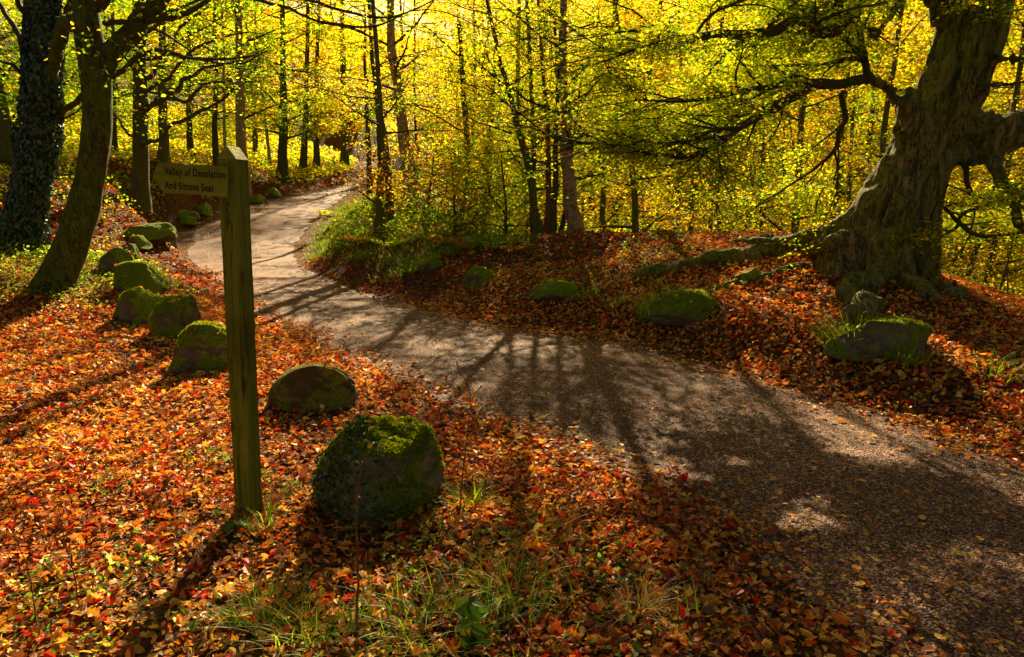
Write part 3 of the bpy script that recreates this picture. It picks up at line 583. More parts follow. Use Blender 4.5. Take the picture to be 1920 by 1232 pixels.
# ivy-clad tree
d = 12.0; b1 = P(48, 470, d); b1[2] = hz(b1[0], b1[1])
TI = thing('ivy_clad_tree', 'dark tree trunk wrapped all over in glossy ivy at the left edge of the wood', 'tree', b1)
mb = MB(); ql, rl = limb(mb, [(26, 510, d, 42), (36, 470, d, 30), (48, 410, d, 26), (60, 340, d, 25), (70, 260, d, 25), (77, 180, d, 25), (80, 80, d, 24), (78, 0, d, 22), (72, -120, d, 19), (60, -300, d, 14)], 20, 3, 0, .1); mb.build('trunk', M_DARKBARK, TI)
mb = MB(); limb(mb, [(112, 60, d, 8), (132, 30, d, 9), (140, 0, d-.2, 10), (150, -60, d-.3, 9)], 8, 7); limb(mb, [(108, 225, d, 6), (118, 212, d, 6), (156, 178, d-.6, 5)], 8, 8)
limb(mb, [(60, 130, d, 7), (30, 60, d+.3, 5), (0, 10, d+.6, 4), (-40, -40, d+1, 3)], 8, 9); limb(mb, [(60, 40, d, 5), (36, 10, d, 5), (20, -40, d, 4)], 6, 10); limb(mb, [(50, 150, d, 4), (20, 120, d-.4, 3), (-10, 112, d-.6, 2)], 6, 13); mb.build('branches', M_BRANCH, TI)
ri = np.random.RandomState(3); N = 24000; f = ri.rand(N)**.9*(len(ql)-1); i = f.astype(int).clip(0, len(ql)-2); c = ql[i]+(ql[i+1]-ql[i])*(f-i)[:, None]; a = ri.uniform(0, 2*math.pi, N)
o = np.stack([np.cos(a), np.sin(a), ri.normal(size=N)*.25], -1); dn = np.where(vn(c*1.6+3, 4)+vn(np.stack([a*1.3, c[:, 2]*2, 0*a], -1), 6) > .62, 1, .4); kp = ri.rand(N) < dn*np.clip((c[:, 2]-b1[2])*.9+.25, 0, 1)
lump = 1+.55*vn(np.stack([np.cos(a)*1.2, np.sin(a)*1.2, c[:, 2]*2.2], -1), 9)+ri.rand(N)*.12
pos = c+o*(rl[i]*lump)[:, None]; nn = o+ri.normal(size=(N, 3))*.45+np.array([0, 0, .35]); mb = MB()
leaves(mb, pos[kp], nn[kp], ri.uniform(.05, .1, kp.sum()), pick([(.015, .05, .022, 3), (.03, .08, .03, 2), (.07, .12, .03, 1)], kp.sum(), ri), T_LF, ri, tan=np.tile([0, 0, -1.], (kp.sum(), 1))+ri.normal(size=(kp.sum(), 3))*.4)
mb.build('ivy', M_IVY, TI, col=True, smooth=False)
# the branchy tree behind the finger post
d = 19.0
b2 = P(263, 372, d); b2[2] = hz(b2[0], b2[1])
TB = thing('branchy_tree', 'dark upright tree sending long bare curving branches over the finger board', 'tree', b2)
mb = MB(); limb(mb, [(258, 392, d, 26), (262, 370, d, 19), (264, 330, d, 14), (264, 260, d, 14), (264, 180, d, 13), (262, 100, d, 12), (260, 20, d, 11), (258, -80, d, 9), (256, -200, d, 6)], 14, 3, 0, .12); mb.build('trunk', M_DARKBARK, TB)
mb = MB(); TE = []
for s, l in enumerate([
    [(270, 275, d, 5), (290, 262, d-.5, 4), (330, 232, d-1, 3.6), (372, 212, d-1.3, 3.2), (410, 190, d-1.6, 2.8), (440, 165, d-1.8, 2)],
    [(268, 205, d, 6), (296, 192, d-.6, 5.5), (328, 166, d-1.2, 5), (350, 146, d-1.6, 4), (380, 130, d-2, 3), (430, 118, d-2.2, 2.2), (486, 100, d-2.4, 1.4)],
    [(270, 200, d, 4.5), (310, 186, d-.4, 4), (345, 190, d-.6, 3.5), (372, 172, d-.8, 3), (386, 155, d-1, 2.5), (430, 154, d-1.2, 2), (480, 152, d-1.2, 1)],
    [(262, 110, d, 5), (296, 104, d-.6, 4), (340, 104, d-1, 3.2), (390, 116, d-1.4, 2.6), (450, 118, d-1.6, 2), (500, 96, d-1.7, 1)],
    [(266, 150, d, 5), (300, 120, d-.3, 4), (322, 80, d-.5, 3), (350, 40, d-.6, 2.4), (400, 10, d-.8, 1.5)],
    [(262, 270, d, 2.6), (240, 250, d-.2, 2.2), (224, 230, d-.3, 2), (212, 205, d-.4, 1.2)],
    [(262, 150, d, 3), (240, 120, d-.2, 2.4), (222, 90, d-.3, 2), (205, 70, d-.3, 1)],
    [(264, 90, d, 5), (290, 50, d-.5, 4), (330, 20, d-.8, 3.4), (390, -10, d-1, 2)],
    [(266, 175, d, 4), (310, 150, d-1, 3.4), (360, 96, d-1.5, 2.6), (420, 70, d-1.8, 2), (470, 60, d-2, 1)]]):
    q, r = limb(mb, l, 6, 70+s, 1.2)
    for k in range(9):
        i = rt.randint(4, len(q)-1); q_, r_ = grow(rt, q[i], (rt.uniform(-.2, 1.2), rt.normal()*.7, rt.uniform(-.3, .8)), rt.uniform(.7, 1.9), .011, 7, .45, .1); mb.tube(q_, r_, 4); TE += list(q_[4:])
mb.build('branches', M_BRANCH, TB)
mb = MB(); sprays(mb, rt, TE, .4, 6, .075, P_LIM+P_GRN, .5, .3, k=.6); mb.build('crown', M_CAN, TB, col=True, smooth=False)

# ------------------------------------------------------------------ slender trees round the bend and along the crest
def C(z0=.35, z1=1., R_=2., limbs=14, per=7, rad=.45, size=.09, pal=P_LIM, **k): return dict(z0=z0, z1=z1, R=R_, limbs=limbs, per=per, rad=rad, size=size, pal=pal, **k)
GB = 'slender trees at the top of the leafy bank'
tree('birch_tree', 'tall pale birch with dark blotched bark at the right of the clump on the bank', 'tree', trunkline((1078, 442, 14), [(1072, 380, 14), (1062, 240, 14), (1055, 100, 14)], (1056, -260, 14)), .17, M_BIRCH, C(.3, 1, 2., 15, 17, .5, .07, P_LIM, back=.9, k=.92), 101, GB)
tree('slender_tree', 'dark slender tree curving up and left from the leafy crest', 'tree', trunkline((1010, 444, 14.2), [(1000, 400, 14.2), (985, 300, 14.2), (958, 190, 14.2), (935, 100, 14.2)], (880, -160, 14.2)), .1, M_OLIVE, C(.4, 1, 1.8, 12, 17, .5, .07, P_YEL, back=.9, k=.92), 102, GB)
tree('slender_tree', 'straight dark trunk just left of the reddish stem on the bank', 'tree', trunkline((1004, 444, 15), [(1000, 380, 15), (996, 250, 15)], (980, -200, 15)), .1, M_OLIVE, C(.4, 1, 1.8, 12, 17, .5, .07, P_LIM, back=.9, k=.92), 103, GB)
tree('slender_tree', 'thin reddish-barked tree in the middle of the clump on the bank', 'tree', trunkline((1026, 444, 14.6), [(1027, 380, 14.6), (1026, 280, 14.6), (1018, 120, 14.6)], (1005, -60, 14.6)), .085, M_RED, C(.45, 1, 1.7, 10, 17, .5, .07, P_LIM, back=.9, k=.92), 104, GB)
tree('slender_tree', 'thin dark stem between the reddish tree and the pale birch', 'tree', trunkline((1036, 444, 14), [(1040, 380, 14), (1044, 270, 14), (1046, 200, 14)], (1040, 20, 14)), .08, M_DARKBARK, C(.5, 1, 1.5, 8, 14, .45, .07, P_GRN, back=.9, k=.92), 105, GB)
tree('slender_tree', 'thin sapling stem leaning against the birch foot', 'tree', trunkline((1050, 442, 14.4), [(1058, 400, 14.4), (1066, 320, 14.4)], (1090, 150, 14.4)), .06, M_DARKBARK, C(.5, 1, 1.2, 6, 7, .35, .08, P_GRN, back=.9, k=.92), 106, GB)
GV = 'trees at the inside of the lane bend'
tree('birch_tree', 'rough-barked birch leaning left above the lane bend', 'tree', trunkline((768, 380, 21), [(764, 320, 21), (756, 240, 21), (742, 120, 21), (734, 0, 21)], (728, -260, 21)), .24, M_BIRCH, C(.45, 1, 2.4, 13, 8, .5, .1, P_YEL, back=.9, k=.92), 110, GV)
tree('broken_stump', 'short brown split trunk standing among bracken on the verge', 'tree', trunkline((713, 440, 16.5), [(714, 410, 16.5)], (712, 362, 16.5)), .2, M_OLIVE, C(.6, 1, .9, 4, 5, .35, .08, P_ORA), 111, GV)
tree('forked_tree', 'tall straight dark tree rising behind the split stump', 'tree', trunkline((734, 438, 17), [(732, 380, 17), (724, 260, 17), (712, 160, 17)], (680, -240, 17)), .13, M_OLIVE, C(.5, 1, 1.8, 10, 8, .45, .09, P_LIM, back=.9, k=.92), 112, GV)
tree('slender_tree', 'thin dark tree beside the far bend, second left of the leaning birch', 'tree', trunkline((706, 400, 22), [(708, 340, 22), (702, 220, 22), (690, 80, 22)], (676, -240, 22)), .13, M_DARKBARK, C(.5, 1, 1.8, 10, 8, .45, .1, P_LIM, back=.9, k=.92), 113, GV)
tree('slender_tree', 'thin dark tree whose foot stands where the lane disappears', 'tree', trunkline((692, 352, 32), [(694, 280, 32), (690, 180, 32)], (684, -30, 32)), .15, M_DARKBARK, C(.5, 1, 2.2, 10, 8, .6, .13, P_YEL, back=.9), 114, GV)
tree('young_beech', 'low spreading young tree with orange leaves reaching over the verge', 'tree', trunkline((800, 440, 16.5), [(800, 400, 16.5), (805, 350, 16.5)], (815, 290, 16.5)), .06, M_DARKBARK, C(.15, 1, 1.9, 13, 9, .4, .08, P_ORA), 115, GV)
tree('dark_tree', 'stout dark trunk in the shaded thicket between bend and crest', 'tree', trunkline((884, 430, 18), [(880, 380, 18), (874, 320, 18)], (860, 40, 18)), .17, M_DARKBARK, C(.25, 1, 2.4, 14, 9, .5, .09, P_GRN), 116, GV)
tree('dark_tree', 'second dark trunk in the thicket, just left of the dark curving tree', 'tree', trunkline((906, 436, 19.5), [(912, 380, 19.5)], (930, 60, 19.5)), .15, M_DARKBARK, C(.25, 1, 2.3, 14, 9, .5, .095, P_GRN), 117, GV)
tree('young_beech', 'bushy green sapling filling the gap under the yellow trees', 'tree', trunkline((850, 440, 15.8), [(850, 400, 15.8)], (845, 300, 15.8)), .05, M_DARKBARK, C(.1, 1, 1.5, 12, 9, .4, .08, P_GRN), 118, GV)
tree('young_beech', 'bushy low sapling with yellow-green leaves left of the curving tree', 'tree', trunkline((950, 444, 15.2), [(948, 400, 15.2)], (940, 290, 15.2)), .05, M_DARKBARK, C(.1, 1, 1.5, 12, 9, .4, .08, P_LIM), 119, GV)
GL = 'trees of the wood left of the lane'
LT = [  # px, foot py, Y, top px, radius, bark, palette, label
    ('pale_sapling', 420, 296, 34, 412, .085, M_PALE, P_LIM, 'slim whitish tree standing behind the finger post top'),
    ('birch_tree', 454, 304, 33, 448, .28, M_BIRCH, P_GRN, 'dark flaking birch just right of the finger post top'),
    ('dark_tree', 530, 336, 41, 530, .33, M_DARKBARK, P_GRN, 'stout dark tree on the bank left of the far lane'),
    ('dark_tree', 566, 314, 45, 578, .25, M_DARKBARK, P_YEL, 'thin tree leaning slightly right on the bank above the far lane'),
    ('dark_tree', 592, 306, 48, 600, .24, M_DARKBARK, P_LIM, 'thin tree set back behind the leaning tree above the lane'),
    ('dark_tree', 646, 308, 55, 640, .38, M_DARKBARK, P_YEL, 'dark tree at the foot of which the lane turns out of sight'),
    ('dark_tree', 306, 304, 27, 298, .2, M_OLIVE, P_GRN, 'grey-green tree behind the branchy tree'),
    ('dark_tree', 18, 300, 24, -60, .26, M_OLIVE, P_GRN, 'bowed tree at the left frame edge beyond the ivy-clad trunk'),
    ('dark_tree', 100, 352, 19, 108, .14, M_DARKBARK, P_GRN, 'thin dark tree half hidden between the ivy-clad and leaning trunks'),
    ('dark_tree', 214, 306, 29, 208, .13, M_DARKBARK, P_LIM, 'slim dark tree right of the mossy leaning trunk'),
    ('dark_tree', 505, 298, 44, 470, .12, M_PALE, P_LIM, 'thin pale curving stem above the right side of the post'),
    ('dark_tree', 478, 290, 47, 478, .17, M_OLIVE, P_YEL, 'slim upright olive trunk in the wood right of the flaking birch'),
    ('dark_tree', 358, 270, 40, 352, .2, M_DARKBARK, P_YEL, 'dark trunk on the hillside above the finger board'),
    ('dark_tree', 400, 250, 36, 404, .18, M_DARKBARK, P_GRN, 'dark trunk just left of the whitish tree')]
for s, (nm, px, py, y, tx, r, bm_, pal, lab) in enumerate(LT):
    top = -220 if y < 35 else 0
    tree(nm, lab, 'tree', trunkline((px, py, y), [((px*.6+tx*.4), py*.6+top*.4, y)], (tx, top-60, y)), r, bm_, C(.3, 1, 3.0 if y > 22 else 1.8, 18, 13, .65, .095+.0013*y, pal), 200+s, GL)

# valley side: crowns in full backlight, their feet below the crest
GR_ = 'yellow-green trees growing below the bank'
rv = np.random.RandomState(77)
VT = [(1130, 19), (1200, 16.5), (1290, 20), (1370, 17), (1440, 21), (1500, 18), (1570, 21), (1640, 17.5), (1790, 15), (1850, 19), (1930, 16), (2020, 20), (2100, 15), (1250, 24), (1340, 25), (1460, 25.5), (1600, 25), (1760, 23), (1880, 25), (2040, 26), (1090, 25), (980, 24), (1000, 19), (930, 27), (860, 24), (790, 28)]
for s, (px, y) in enumerate(VT):
    b = P(px, 400, y); b[2] = hz(b[0], b[1]); topz = P(px, -30 if y > 21.5 else -230, y)[2]*rv.uniform(.92, 1.15)
    tp = b+np.array([rv.normal()*.5, rv.normal()*.4, topz-b[2]]); mid = (b+tp)/2+np.array([rv.normal()*.25, rv.normal()*.2, 0])
    pal = [P_LIM, P_YEL, P_LIM, P_LIM, P_GRN, P_YEL, P_ORA][s % 7] if s not in (23, 24, 25) else P_YEL
    col = 'yellow-green' if pal is P_LIM else 'yellow' if pal is P_YEL else 'green' if pal is P_GRN else 'orange'
    nearer = 'nearer' if y < 20.5 else 'farther'
    tree('young_tree', f'slender young tree with {col} leaves below the crest of the bank', 'tree', [b, mid, tp], rv.uniform(.06, .12), M_OLIVE, C(.1, 1, 2.6, 24, 13, .5, .07 if y < 21 else .085, pal), 300+s, f'{col} trees growing below the bank')
for o in list(bpy.data.objects): pass

# deep ranks of the wood: prototypes copied
protos = []
rp = np.random.RandomState(9)
for s, (pal, hgt, nm) in enumerate(((P_YEL, 17, 'yellow'), (P_LIM, 15, 'yellow-green'), (P_GRN, 16, 'green'), (P_ORA, 14, 'orange'), (P_LIM, 18, 'yellow-green'), (P_YEL, 14, 'yellow'))):
    protos.append((s, pal, hgt, nm, None))
def spotz(x, y): return np.array([x, y, hz(x, y)])
spots = []
for k in range(600):
    if len(spots) >= 85: break
    y = rp.choice([rp.uniform(38, 50), rp.uniform(50, 68), rp.uniform(68, 92)]); x = rp.uniform(-.85, .95)*y
    if road_d([x], [y])[0] < 2.2: continue
    if min([math.hypot(x-a, y-b) for a, b, _ in spots]+[99]) < 3.8: continue
    spots.append((x, y, rp.choice([2, 2, 1, 4, 2, 0] if x < -.12*y else [0, 1, 1, 2, 3, 4, 4, 5])))
made = {}
for (x, y, s) in spots:
    _, pal, hgt, nm, _x = protos[s]; p = spotz(x, y); g_ = f'{nm} trees deep in the wood'; lab = f'far tree with {nm} leaves deep in the sunlit wood'
    sc_ = max(.5, (1.65+.275*y+rp.uniform(-1.2, 3)-p[2])/hgt)
    if s not in made:
        tp = p+np.array([.4, 0, hgt]); made[s] = tree('woodland_tree', lab, 'tree', [p, p+np.array([.3*(-1)**s, .2, hgt*.5]), tp], .2, M_DARKBARK, C(.12, 1, 4.2, 24, 11, .95, .2, pal), 500+s, g_, seg=7, cl=False); made[s].scale = (sc_,)*3
    else: copy_tree(made[s], p, rp.uniform(0, 6.28), sc_, lab, g_)

# the wood across the valley, one mass of leaves
mb = MB(); N = 60000; x = R.uniform(-1, 1, N)*150; y = R.uniform(92, 170, N); z = H(x, y)+R.uniform(0, 1, N)**.7*(9+5*vn2(x, y, .12, 3))
big = vn2(x, y, .05, 8, 2); c = np.where((big > .13)[:, None], pick(P_ORA, N), np.where((R.rand(N) < .5)[:, None], pick(P_YEL, N), pick(P_LIM, N)))
leaves(mb, np.stack([x, y, z], -1), upn(N, .7), R.uniform(.5, 1.3, N), c, T_LF); o = mb.build('distant_wood', M_CAN, None, col=True, smooth=False); tag(o, 'hazy mass of autumn trees on the far valley side', 'woodland', kind='stuff')

# ------------------------------------------------------------------ boulders
TOPS = []
def rock(l, r, t, b, seed, label, m=M_ROCKM, dr=.85, sub=5, facets=6, fuzz=0, group='boulders lining the lane', yaw=None, name='boulder', amp=.16, sink=.14, box=1.):
    rg = np.random.RandomState(seed); g = G((l+r)/2, b); w = (r-l)*mpp(g)/2; dep = w*dr; cx = g+np.array([0, dep*.85, 0]); cx[2] = hz(cx[0], cx[1])
    top = P((l+r)/2, t, cx[1])[2]; hh = max(top-cx[2], .08); gz = min(cx[2], g[2])
    bmm = bmesh.new(); bmesh.ops.create_icosphere(bmm, subdivisions=sub, radius=1); V = np.array([v.co[:] for v in bmm.verts]); F = np.array([[v.index for v in f.verts] for f in bmm.faces]); bmm.free()
    V = np.sign(V)*np.abs(V)**box
    for k in range(facets):
        n = rg.normal(size=3); n[2] = abs(n[2])*.7; n /= np.linalg.norm(n); dd = rg.uniform(.55, .82); e = V@n-dd; V = V-np.outer(np.maximum(e, 0)*.97, n)
    V = V*(1+amp*2*fbm(V*1.3+seed, 3, seed)[:, None])+V*(fbm(V*6+seed, 3, seed+1)*.07-np.clip(.045-np.abs(fbm(V*2.2+seed, 2, seed+2)), 0, 1)*1.1)[:, None]
    xr = (V[:, 0].max()-V[:, 0].min())/2; V[:, 0] = (V[:, 0]-(V[:, 0].max()+V[:, 0].min())/2)/xr; zt = V[:, 2].max()
    V[:, 2] = np.where(V[:, 2] > 0, V[:, 2]/zt, V[:, 2]*.6); base = np.array([cx[0], cx[1], gz]); s = sink*hh
    az = math.atan2(g[0], g[1]); ca, sa = math.cos(-az), math.sin(-az); x, y = V[:, 0]*w, V[:, 1]*dep
    Vw = np.stack([x*ca-y*sa, x*sa+y*ca, (V[:, 2]*.5+.5)*0+np.where(V[:, 2] > -.3, (V[:, 2]+.3)/1.3, (V[:, 2]+.3)*.5)*(hh+(cx[2]-gz))-s*.3], -1)+base
    TOPS.append((Vw, F))
    if fuzz:
        root = thing(name, label, 'boulder', base, group); mk('stone', Vw, [F], m, root)
        fn = np.cross(Vw[F[:, 1]]-Vw[F[:, 0]], Vw[F[:, 2]]-Vw[F[:, 0]]); fl = np.linalg.norm(fn, axis=1); fn /= fl[:, None]; pr = fl*np.clip(fn[:, 2]+.15, 0, 1); cen = Vw[F].mean(1)
        pr = pr*(fbm(cen*4, 2, seed)+.25*fn[:, 2] > -.02); k = rg.choice(len(F), fuzz, p=pr/pr.sum()); a = rg.dirichlet([1, 1, 1], fuzz); p = (Vw[F[k]]*a[:, :, None]).sum(1)
        mb = MB(); n = fn[k]+rg.normal(size=(fuzz, 3))*.7; tn = fn[k]+rg.normal(size=(fuzz, 3))*.5
        leaves(mb, p+fn[k]*.004, np.cross(tn, rg.normal(size=(fuzz, 3))), rg.uniform(.012, .028, fuzz), pick([(.16, .24, .01, 3), (.25, .33, .012, 2), (.36, .36, .015, 1)], fuzz, rg), T_RH, rg, tan=tn, wid=(.4, .7))
        mb.build('moss', M_GRS, root, col=True, smooth=False); return root, Vw, F, fn, fl
    o = mk(name, Vw, [F], m, None, org=base); tag(o, label, 'boulder', group); return o
B1 = rock(574, 832, 784, 985, 17, 'big foreground boulder draped in moss and ivy at the centre of the leaf carpet', M_ROCKF, .8, 6, 4, 16000, amp=.22)
rock(490, 658, 680, 776, 22, 'smooth rounded brown boulder with little moss just right of the post', M_ROCKB, .75, 6, 2, 0, amp=.06)
rock(294, 450, 598, 702, 33, 'large mossy boulder partly hidden behind the post', M_ROCKM, .8, 6, 5, 5000, amp=.14)
rock(270, 362, 550, 634, 46, 'angular mossy boulder touching the big one left of the post', M_ROCKM, .8, 5, 9, 2500)
rock(200, 300, 535, 612, 55, 'wedge-shaped mossy boulder, third from the post going left', M_ROCKM, .8, 5, 7, 2500)
rock(203, 298, 487, 552, 64, 'rounded mossy boulder beside the foot of the leaning tree', M_ROCKM, .8, 5, 5, 2500)
rock(176, 240, 460, 516, 73, 'upright squarish mossy stone half in ground plants', M_ROCKM, .9, 5, 8)
rock(222, 262, 455, 496, 74, 'small mossy stone behind the upright squarish one', M_ROCKM, .9, 5, 7)
rock(226, 274, 440, 468, 82, 'small mossy stone below the flat slabs', M_ROCKM, .9, 4, 7)
rock(216, 316, 416, 452, 91, 'long low flat mossy slab left of the lane', M_ROCKM, .6, 5, 7)
rock(270, 324, 412, 440, 93, 'mossy slab end overlapping the long flat slab', M_ROCKM, .8, 4, 7)
rock(312, 364, 391, 412, 95, 'low mossy stone behind the rounded one by the lane', M_ROCKM, .9, 4, 6)
rock(322, 362, 400, 424, 96, 'small rounded mossy stone at the lane edge left of the post', M_ROCKM, .9, 4, 5)
rock(362, 394, 378, 404, 97, 'dark mossy stone nearest the left side of the post beneath the finger board', M_ROCKM, .9, 4, 6)
rock(464, 496, 364, 382, 98, 'low mossy stone at the lane edge right of the post', M_ROCKM, .9, 4, 6)
rock(500, 526, 350, 370, 99, 'farthest mossy stone under the bank of the far lane', M_ROCKM, .9, 4, 6)
GRB = 'boulders along the right bank'
rock(1574, 1756, 592, 672, 111, 'pale angular flat-topped boulder below the beech roots', M_ROCKH, .6, 6, 2, 2500, GRB, box=.42)
rock(1226, 1360, 541, 606, 121, 'dark rounded mossy boulder with grass on its left side', M_ROCKM, .7, 6, 2, 3500, GRB, box=.7)
rock(988, 1106, 521, 562, 131, 'low flat mossy boulder in the middle of the right bank', M_ROCKM, .7, 5, 6, 2500, GRB)
rock(866, 930, 498, 542, 141, 'small blocky dark boulder left of the low flat one on the right bank', M_ROCKM, .8, 5, 6, 1200, GRB)
rock(780, 836, 474, 508, 151, 'mossy double-lobed stone near the bend of the right bank', M_ROCKM, .8, 5, 6, 800, GRB)
rock(718, 752, 478, 500, 161, 'small pointed mossy stone beside the bend', M_ROCKM, .8, 4, 6, 0, GRB)
rock(660, 702, 468, 488, 171, 'low grassy-topped stone nearest the bend of the lane', M_ROCKM, .8, 4, 6, 0, GRB)
rock(1384, 1440, 500, 528, 181, 'low mossy hump between the beech roots', M_ROCKM, .8, 4, 6, 0, GRB)

# ivy, bare stems and a few leaves on the front boulder
root, Vw, F, fn, fl = B1; ctr = Vw.mean(0); cen = Vw[F].mean(1); ivr = np.random.RandomState(2)
wv = np.clip((ctr[0]+.06-cen[:, 0])*4, 0, 1)*np.clip(.5-fn[:, 1], 0, 1)*(fbm(cen*7, 2, 4) > -.08); k = ivr.choice(len(F), 1500, p=wv*fl/(wv*fl).sum()); mb = MB(); k = k[:650]
leaves(mb, cen[k]+fn[k]*ivr.uniform(.008, .035, 650)[:, None], fn[k]+ivr.normal(size=(650, 3))*.6+np.array([0, 0, .3]), ivr.uniform(.018, .036, 650), pick([(.02, .05, .012, 3), (.07, .14, .015, 2)], 650, ivr), T_LF, ivr)
mb.build('ivy', M_IVY, root, col=True, smooth=False)
MIS = plain('dry_ivy_stem', (.3, .26, .16))
for q in range(14):
    f0 = ivr.choice(len(F), p=(fn[:, 1] < -.1)*fl/((fn[:, 1] < -.1)*fl).sum()); p = cen[f0]+fn[f0]*.012; pts = [p]
    dirn = ivr.normal(size=3)*.6+np.array([0, 0, -1.])
    for s in range(9):
        j = ((cen-(p+dirn/np.linalg.norm(dirn)*.025))**2).sum(1).argmin(); p = cen[j]+fn[j]*.012; pts.append(p); dirn = dirn+ivr.normal(size=3)*.7
    mb = MB(); mb.tube(np.array(pts), .0018, 4); mb.build('ivy_stem', MIS, root)

# ------------------------------------------------------------------ finger post
ps = P(468, 968, 3.37); ps[2] = hz(ps[0], ps[1])
SG = thing('finger_post', 'weathered mossy wooden finger post pointing left along the lane', 'signpost', ps)
top = P(435, 270, 3.37); ax_ = (top-ps)/np.linalg.norm(top-ps); rz = math.radians(-11.6)
fx = np.array([math.cos(rz), math.sin(rz), 0]); fx = fx-ax_*fx.dot(ax_); fx /= np.linalg.norm(fx); fy = np.cross(ax_, fx); Mx = np.array([fx, fy, ax_])
Hp = np.linalg.norm(top-ps)-.02; wd = .051
def bevbox(x0, x1, y0, y1, z0, z1, bev=.004, segs=0, fn_=None, wob=.0, seed=0):
    bm = bmesh.new(); bmesh.ops.create_cube(bm, size=1)
    for v in bm.verts: v.co = Vector(((x0+x1)/2+v.co.x*(x1-x0), (y0+y1)/2+v.co.y*(y1-y0), (z0+z1)/2+v.co.z*(z1-z0)))
    if segs: bmesh.ops.bisect_plane
    bmesh.ops.bevel(bm, geom=list(bm.edges), offset=bev, segments=2, affect='EDGES'); return bm
def frombm(bm, name, m, root, org, B, smooth=False):
    bmesh.ops.triangulate(bm, faces=[f for f in bm.faces if len(f.verts) > 4]); bm.verts.ensure_lookup_table()
    V = np.array([v.co[:] for v in bm.verts]); t3 = np.array([[v.index for v in f.verts] for f in bm.faces if len(f.verts) == 3]); t4 = np.array([[v.index for v in f.verts] for f in bm.faces if len(f.verts) == 4]); bm.free()
    me = bpy.data.meshes.new(name); me.from_pydata([tuple(v) for v in V], [], [tuple(map(int, f)) for f in list(t4)+list(t3)]); me.materials.append(m); me.validate()
    for p_ in me.polygons: p_.use_smooth = smooth
    o = bpy.data.objects.new(name, me); COL.objects.link(o); o.parent = root
    Mm = Matrix([[B[0][r], B[1][r], B[2][r], (org-np.array(root['_o']))[r]] for r in range(3)]+[[0, 0, 0, 1]]); o.matrix_local = Mm; return o
bm = bmesh.new(); zs = list(np.linspace(-.25, Hp-.055, 34)); rg = np.random.RandomState(8); rings = []
for z in zs:
    e = lambda: rg.normal()*.0007
    ch = .006; pr = [(-wd+ch, -wd), (wd-ch, -wd), (wd, -wd+ch), (wd, wd-ch), (wd-ch, wd), (-wd+ch, wd), (-wd, wd-ch), (-wd, -wd+ch)]
    rings.append([bm.verts.new((x+e(), y+e(), z)) for x, y in pr])
for a, b in zip(rings, rings[1:]):
    for k in range(8): bm.faces.new((a[k], a[(k+1) % 8], b[(k+1) % 8], b[k]))
bm.faces.new(rings[0][::-1]); bm.faces.new(rings[-1])
frombm(bm, 'post', M_POST, SG, ps, Mx)
# weathered top: ridge running front to back over two slopes
bm = bmesh.new(); z0, z1, w = Hp-.0545, Hp+.008, wd+.002
a = [bm.verts.new(c) for c in ((-w, -w, z0), (w, -w, z0), (w, w, z0), (-w, w, z0), (-.006, -w, z1), (-.006, w, z1), (.006, -w, z1), (.006, w, z1))]
for f_ in ((0, 1, 6, 4), (2, 3, 5, 7), (1, 2, 7, 6), (3, 0, 4, 5), (4, 6, 7, 5), (3, 2, 1, 0)): bm.faces.new([a[k] for k in f_])
bmesh.ops.bevel(bm, geom=list(bm.edges), offset=.003, segments=1, affect='EDGES'); frombm(bm, 'post_cap', M_BOARD, SG, ps, Mx)
# finger board let into the front face
t0 = Hp-.088; hb = .142; y0, y1 = -wd-.012, -wd+.022
outl = [(.012, 0), (.012, -hb), (-.328, -hb-.0), (-.348, -hb+.014), (-.392, -.062), (-.372, -.02), (-.356, 0)]
rg = np.random.RandomState(4); pts_ = []
for (p0, p1) in zip(outl, outl[1:]+outl[:1]):
    n_s = max(1, int(math.hypot(p1[0]-p0[0], p1[1]-p0[1])/.03))
    for q in range(n_s): pts_.append((p0[0]+(p1[0]-p0[0])*q/n_s+rg.normal()*.001, p0[1]+(p1[1]-p0[1])*q/n_s+rg.normal()*.001))
bm = bmesh.new(); fr = [bm.verts.new((x, y0, z)) for x, z in pts_]; bk = [bm.verts.new((x, y1, z)) for x, z in pts_]
bm.faces.new(fr); bm.faces.new(bk[::-1])
for k in range(len(fr)): bm.faces.new((fr[k], bk[k], bk[(k+1) % len(fr)], fr[(k+1) % len(fr)]))
bmesh.ops.recalc_face_normals(bm, faces=bm.faces); bmesh.ops.bevel(bm, geom=[e for e in bm.edges if e.calc_face_angle(0) > 1.2], offset=.0025, segments=1, affect='EDGES')
til = math.radians(2.2); Bx = np.array([fx*math.cos(til)+ax_*math.sin(-til), fy, ax_*math.cos(til)+fx*math.sin(til)])
bo = ps+ax_*t0
BRD = frombm(bm, 'finger_board', M_BOARD, SG, bo, Bx)
def words(s, x, z, sx, sz):
    cu = bpy.data.curves.new('w', 'FONT'); cu.body = s; cu.size = 1; cu.extrude = .01; cu.space_character = 1.12; cu.offset = .022; to = bpy.data.objects.new('w', cu); COL.objects.link(to); bpy.context.view_layer.update()
    me = bpy.data.meshes.new_from_object(to.evaluated_get(bpy.context.evaluated_depsgraph_get())); bpy.data.objects.remove(to)
    V = np.array([v.co[:] for v in me.vertices]); k = sx/V[:, 0].max(); 
    for v, c in zip(me.vertices, V): v.co = (x+c[0]*k, y0-.0006-c[2]*.02, z+c[1]*sz)
    me.name = 'lettering'; me.materials.clear(); me.materials.append(M_LETTER); o = bpy.data.objects.new('lettering', me); COL.objects.link(o); o.parent = BRD; return o
words('Valley of Desolation', -.325, -.055, .325, .05)
words('And Simons Seat', -.325, -.122, .262, .05)

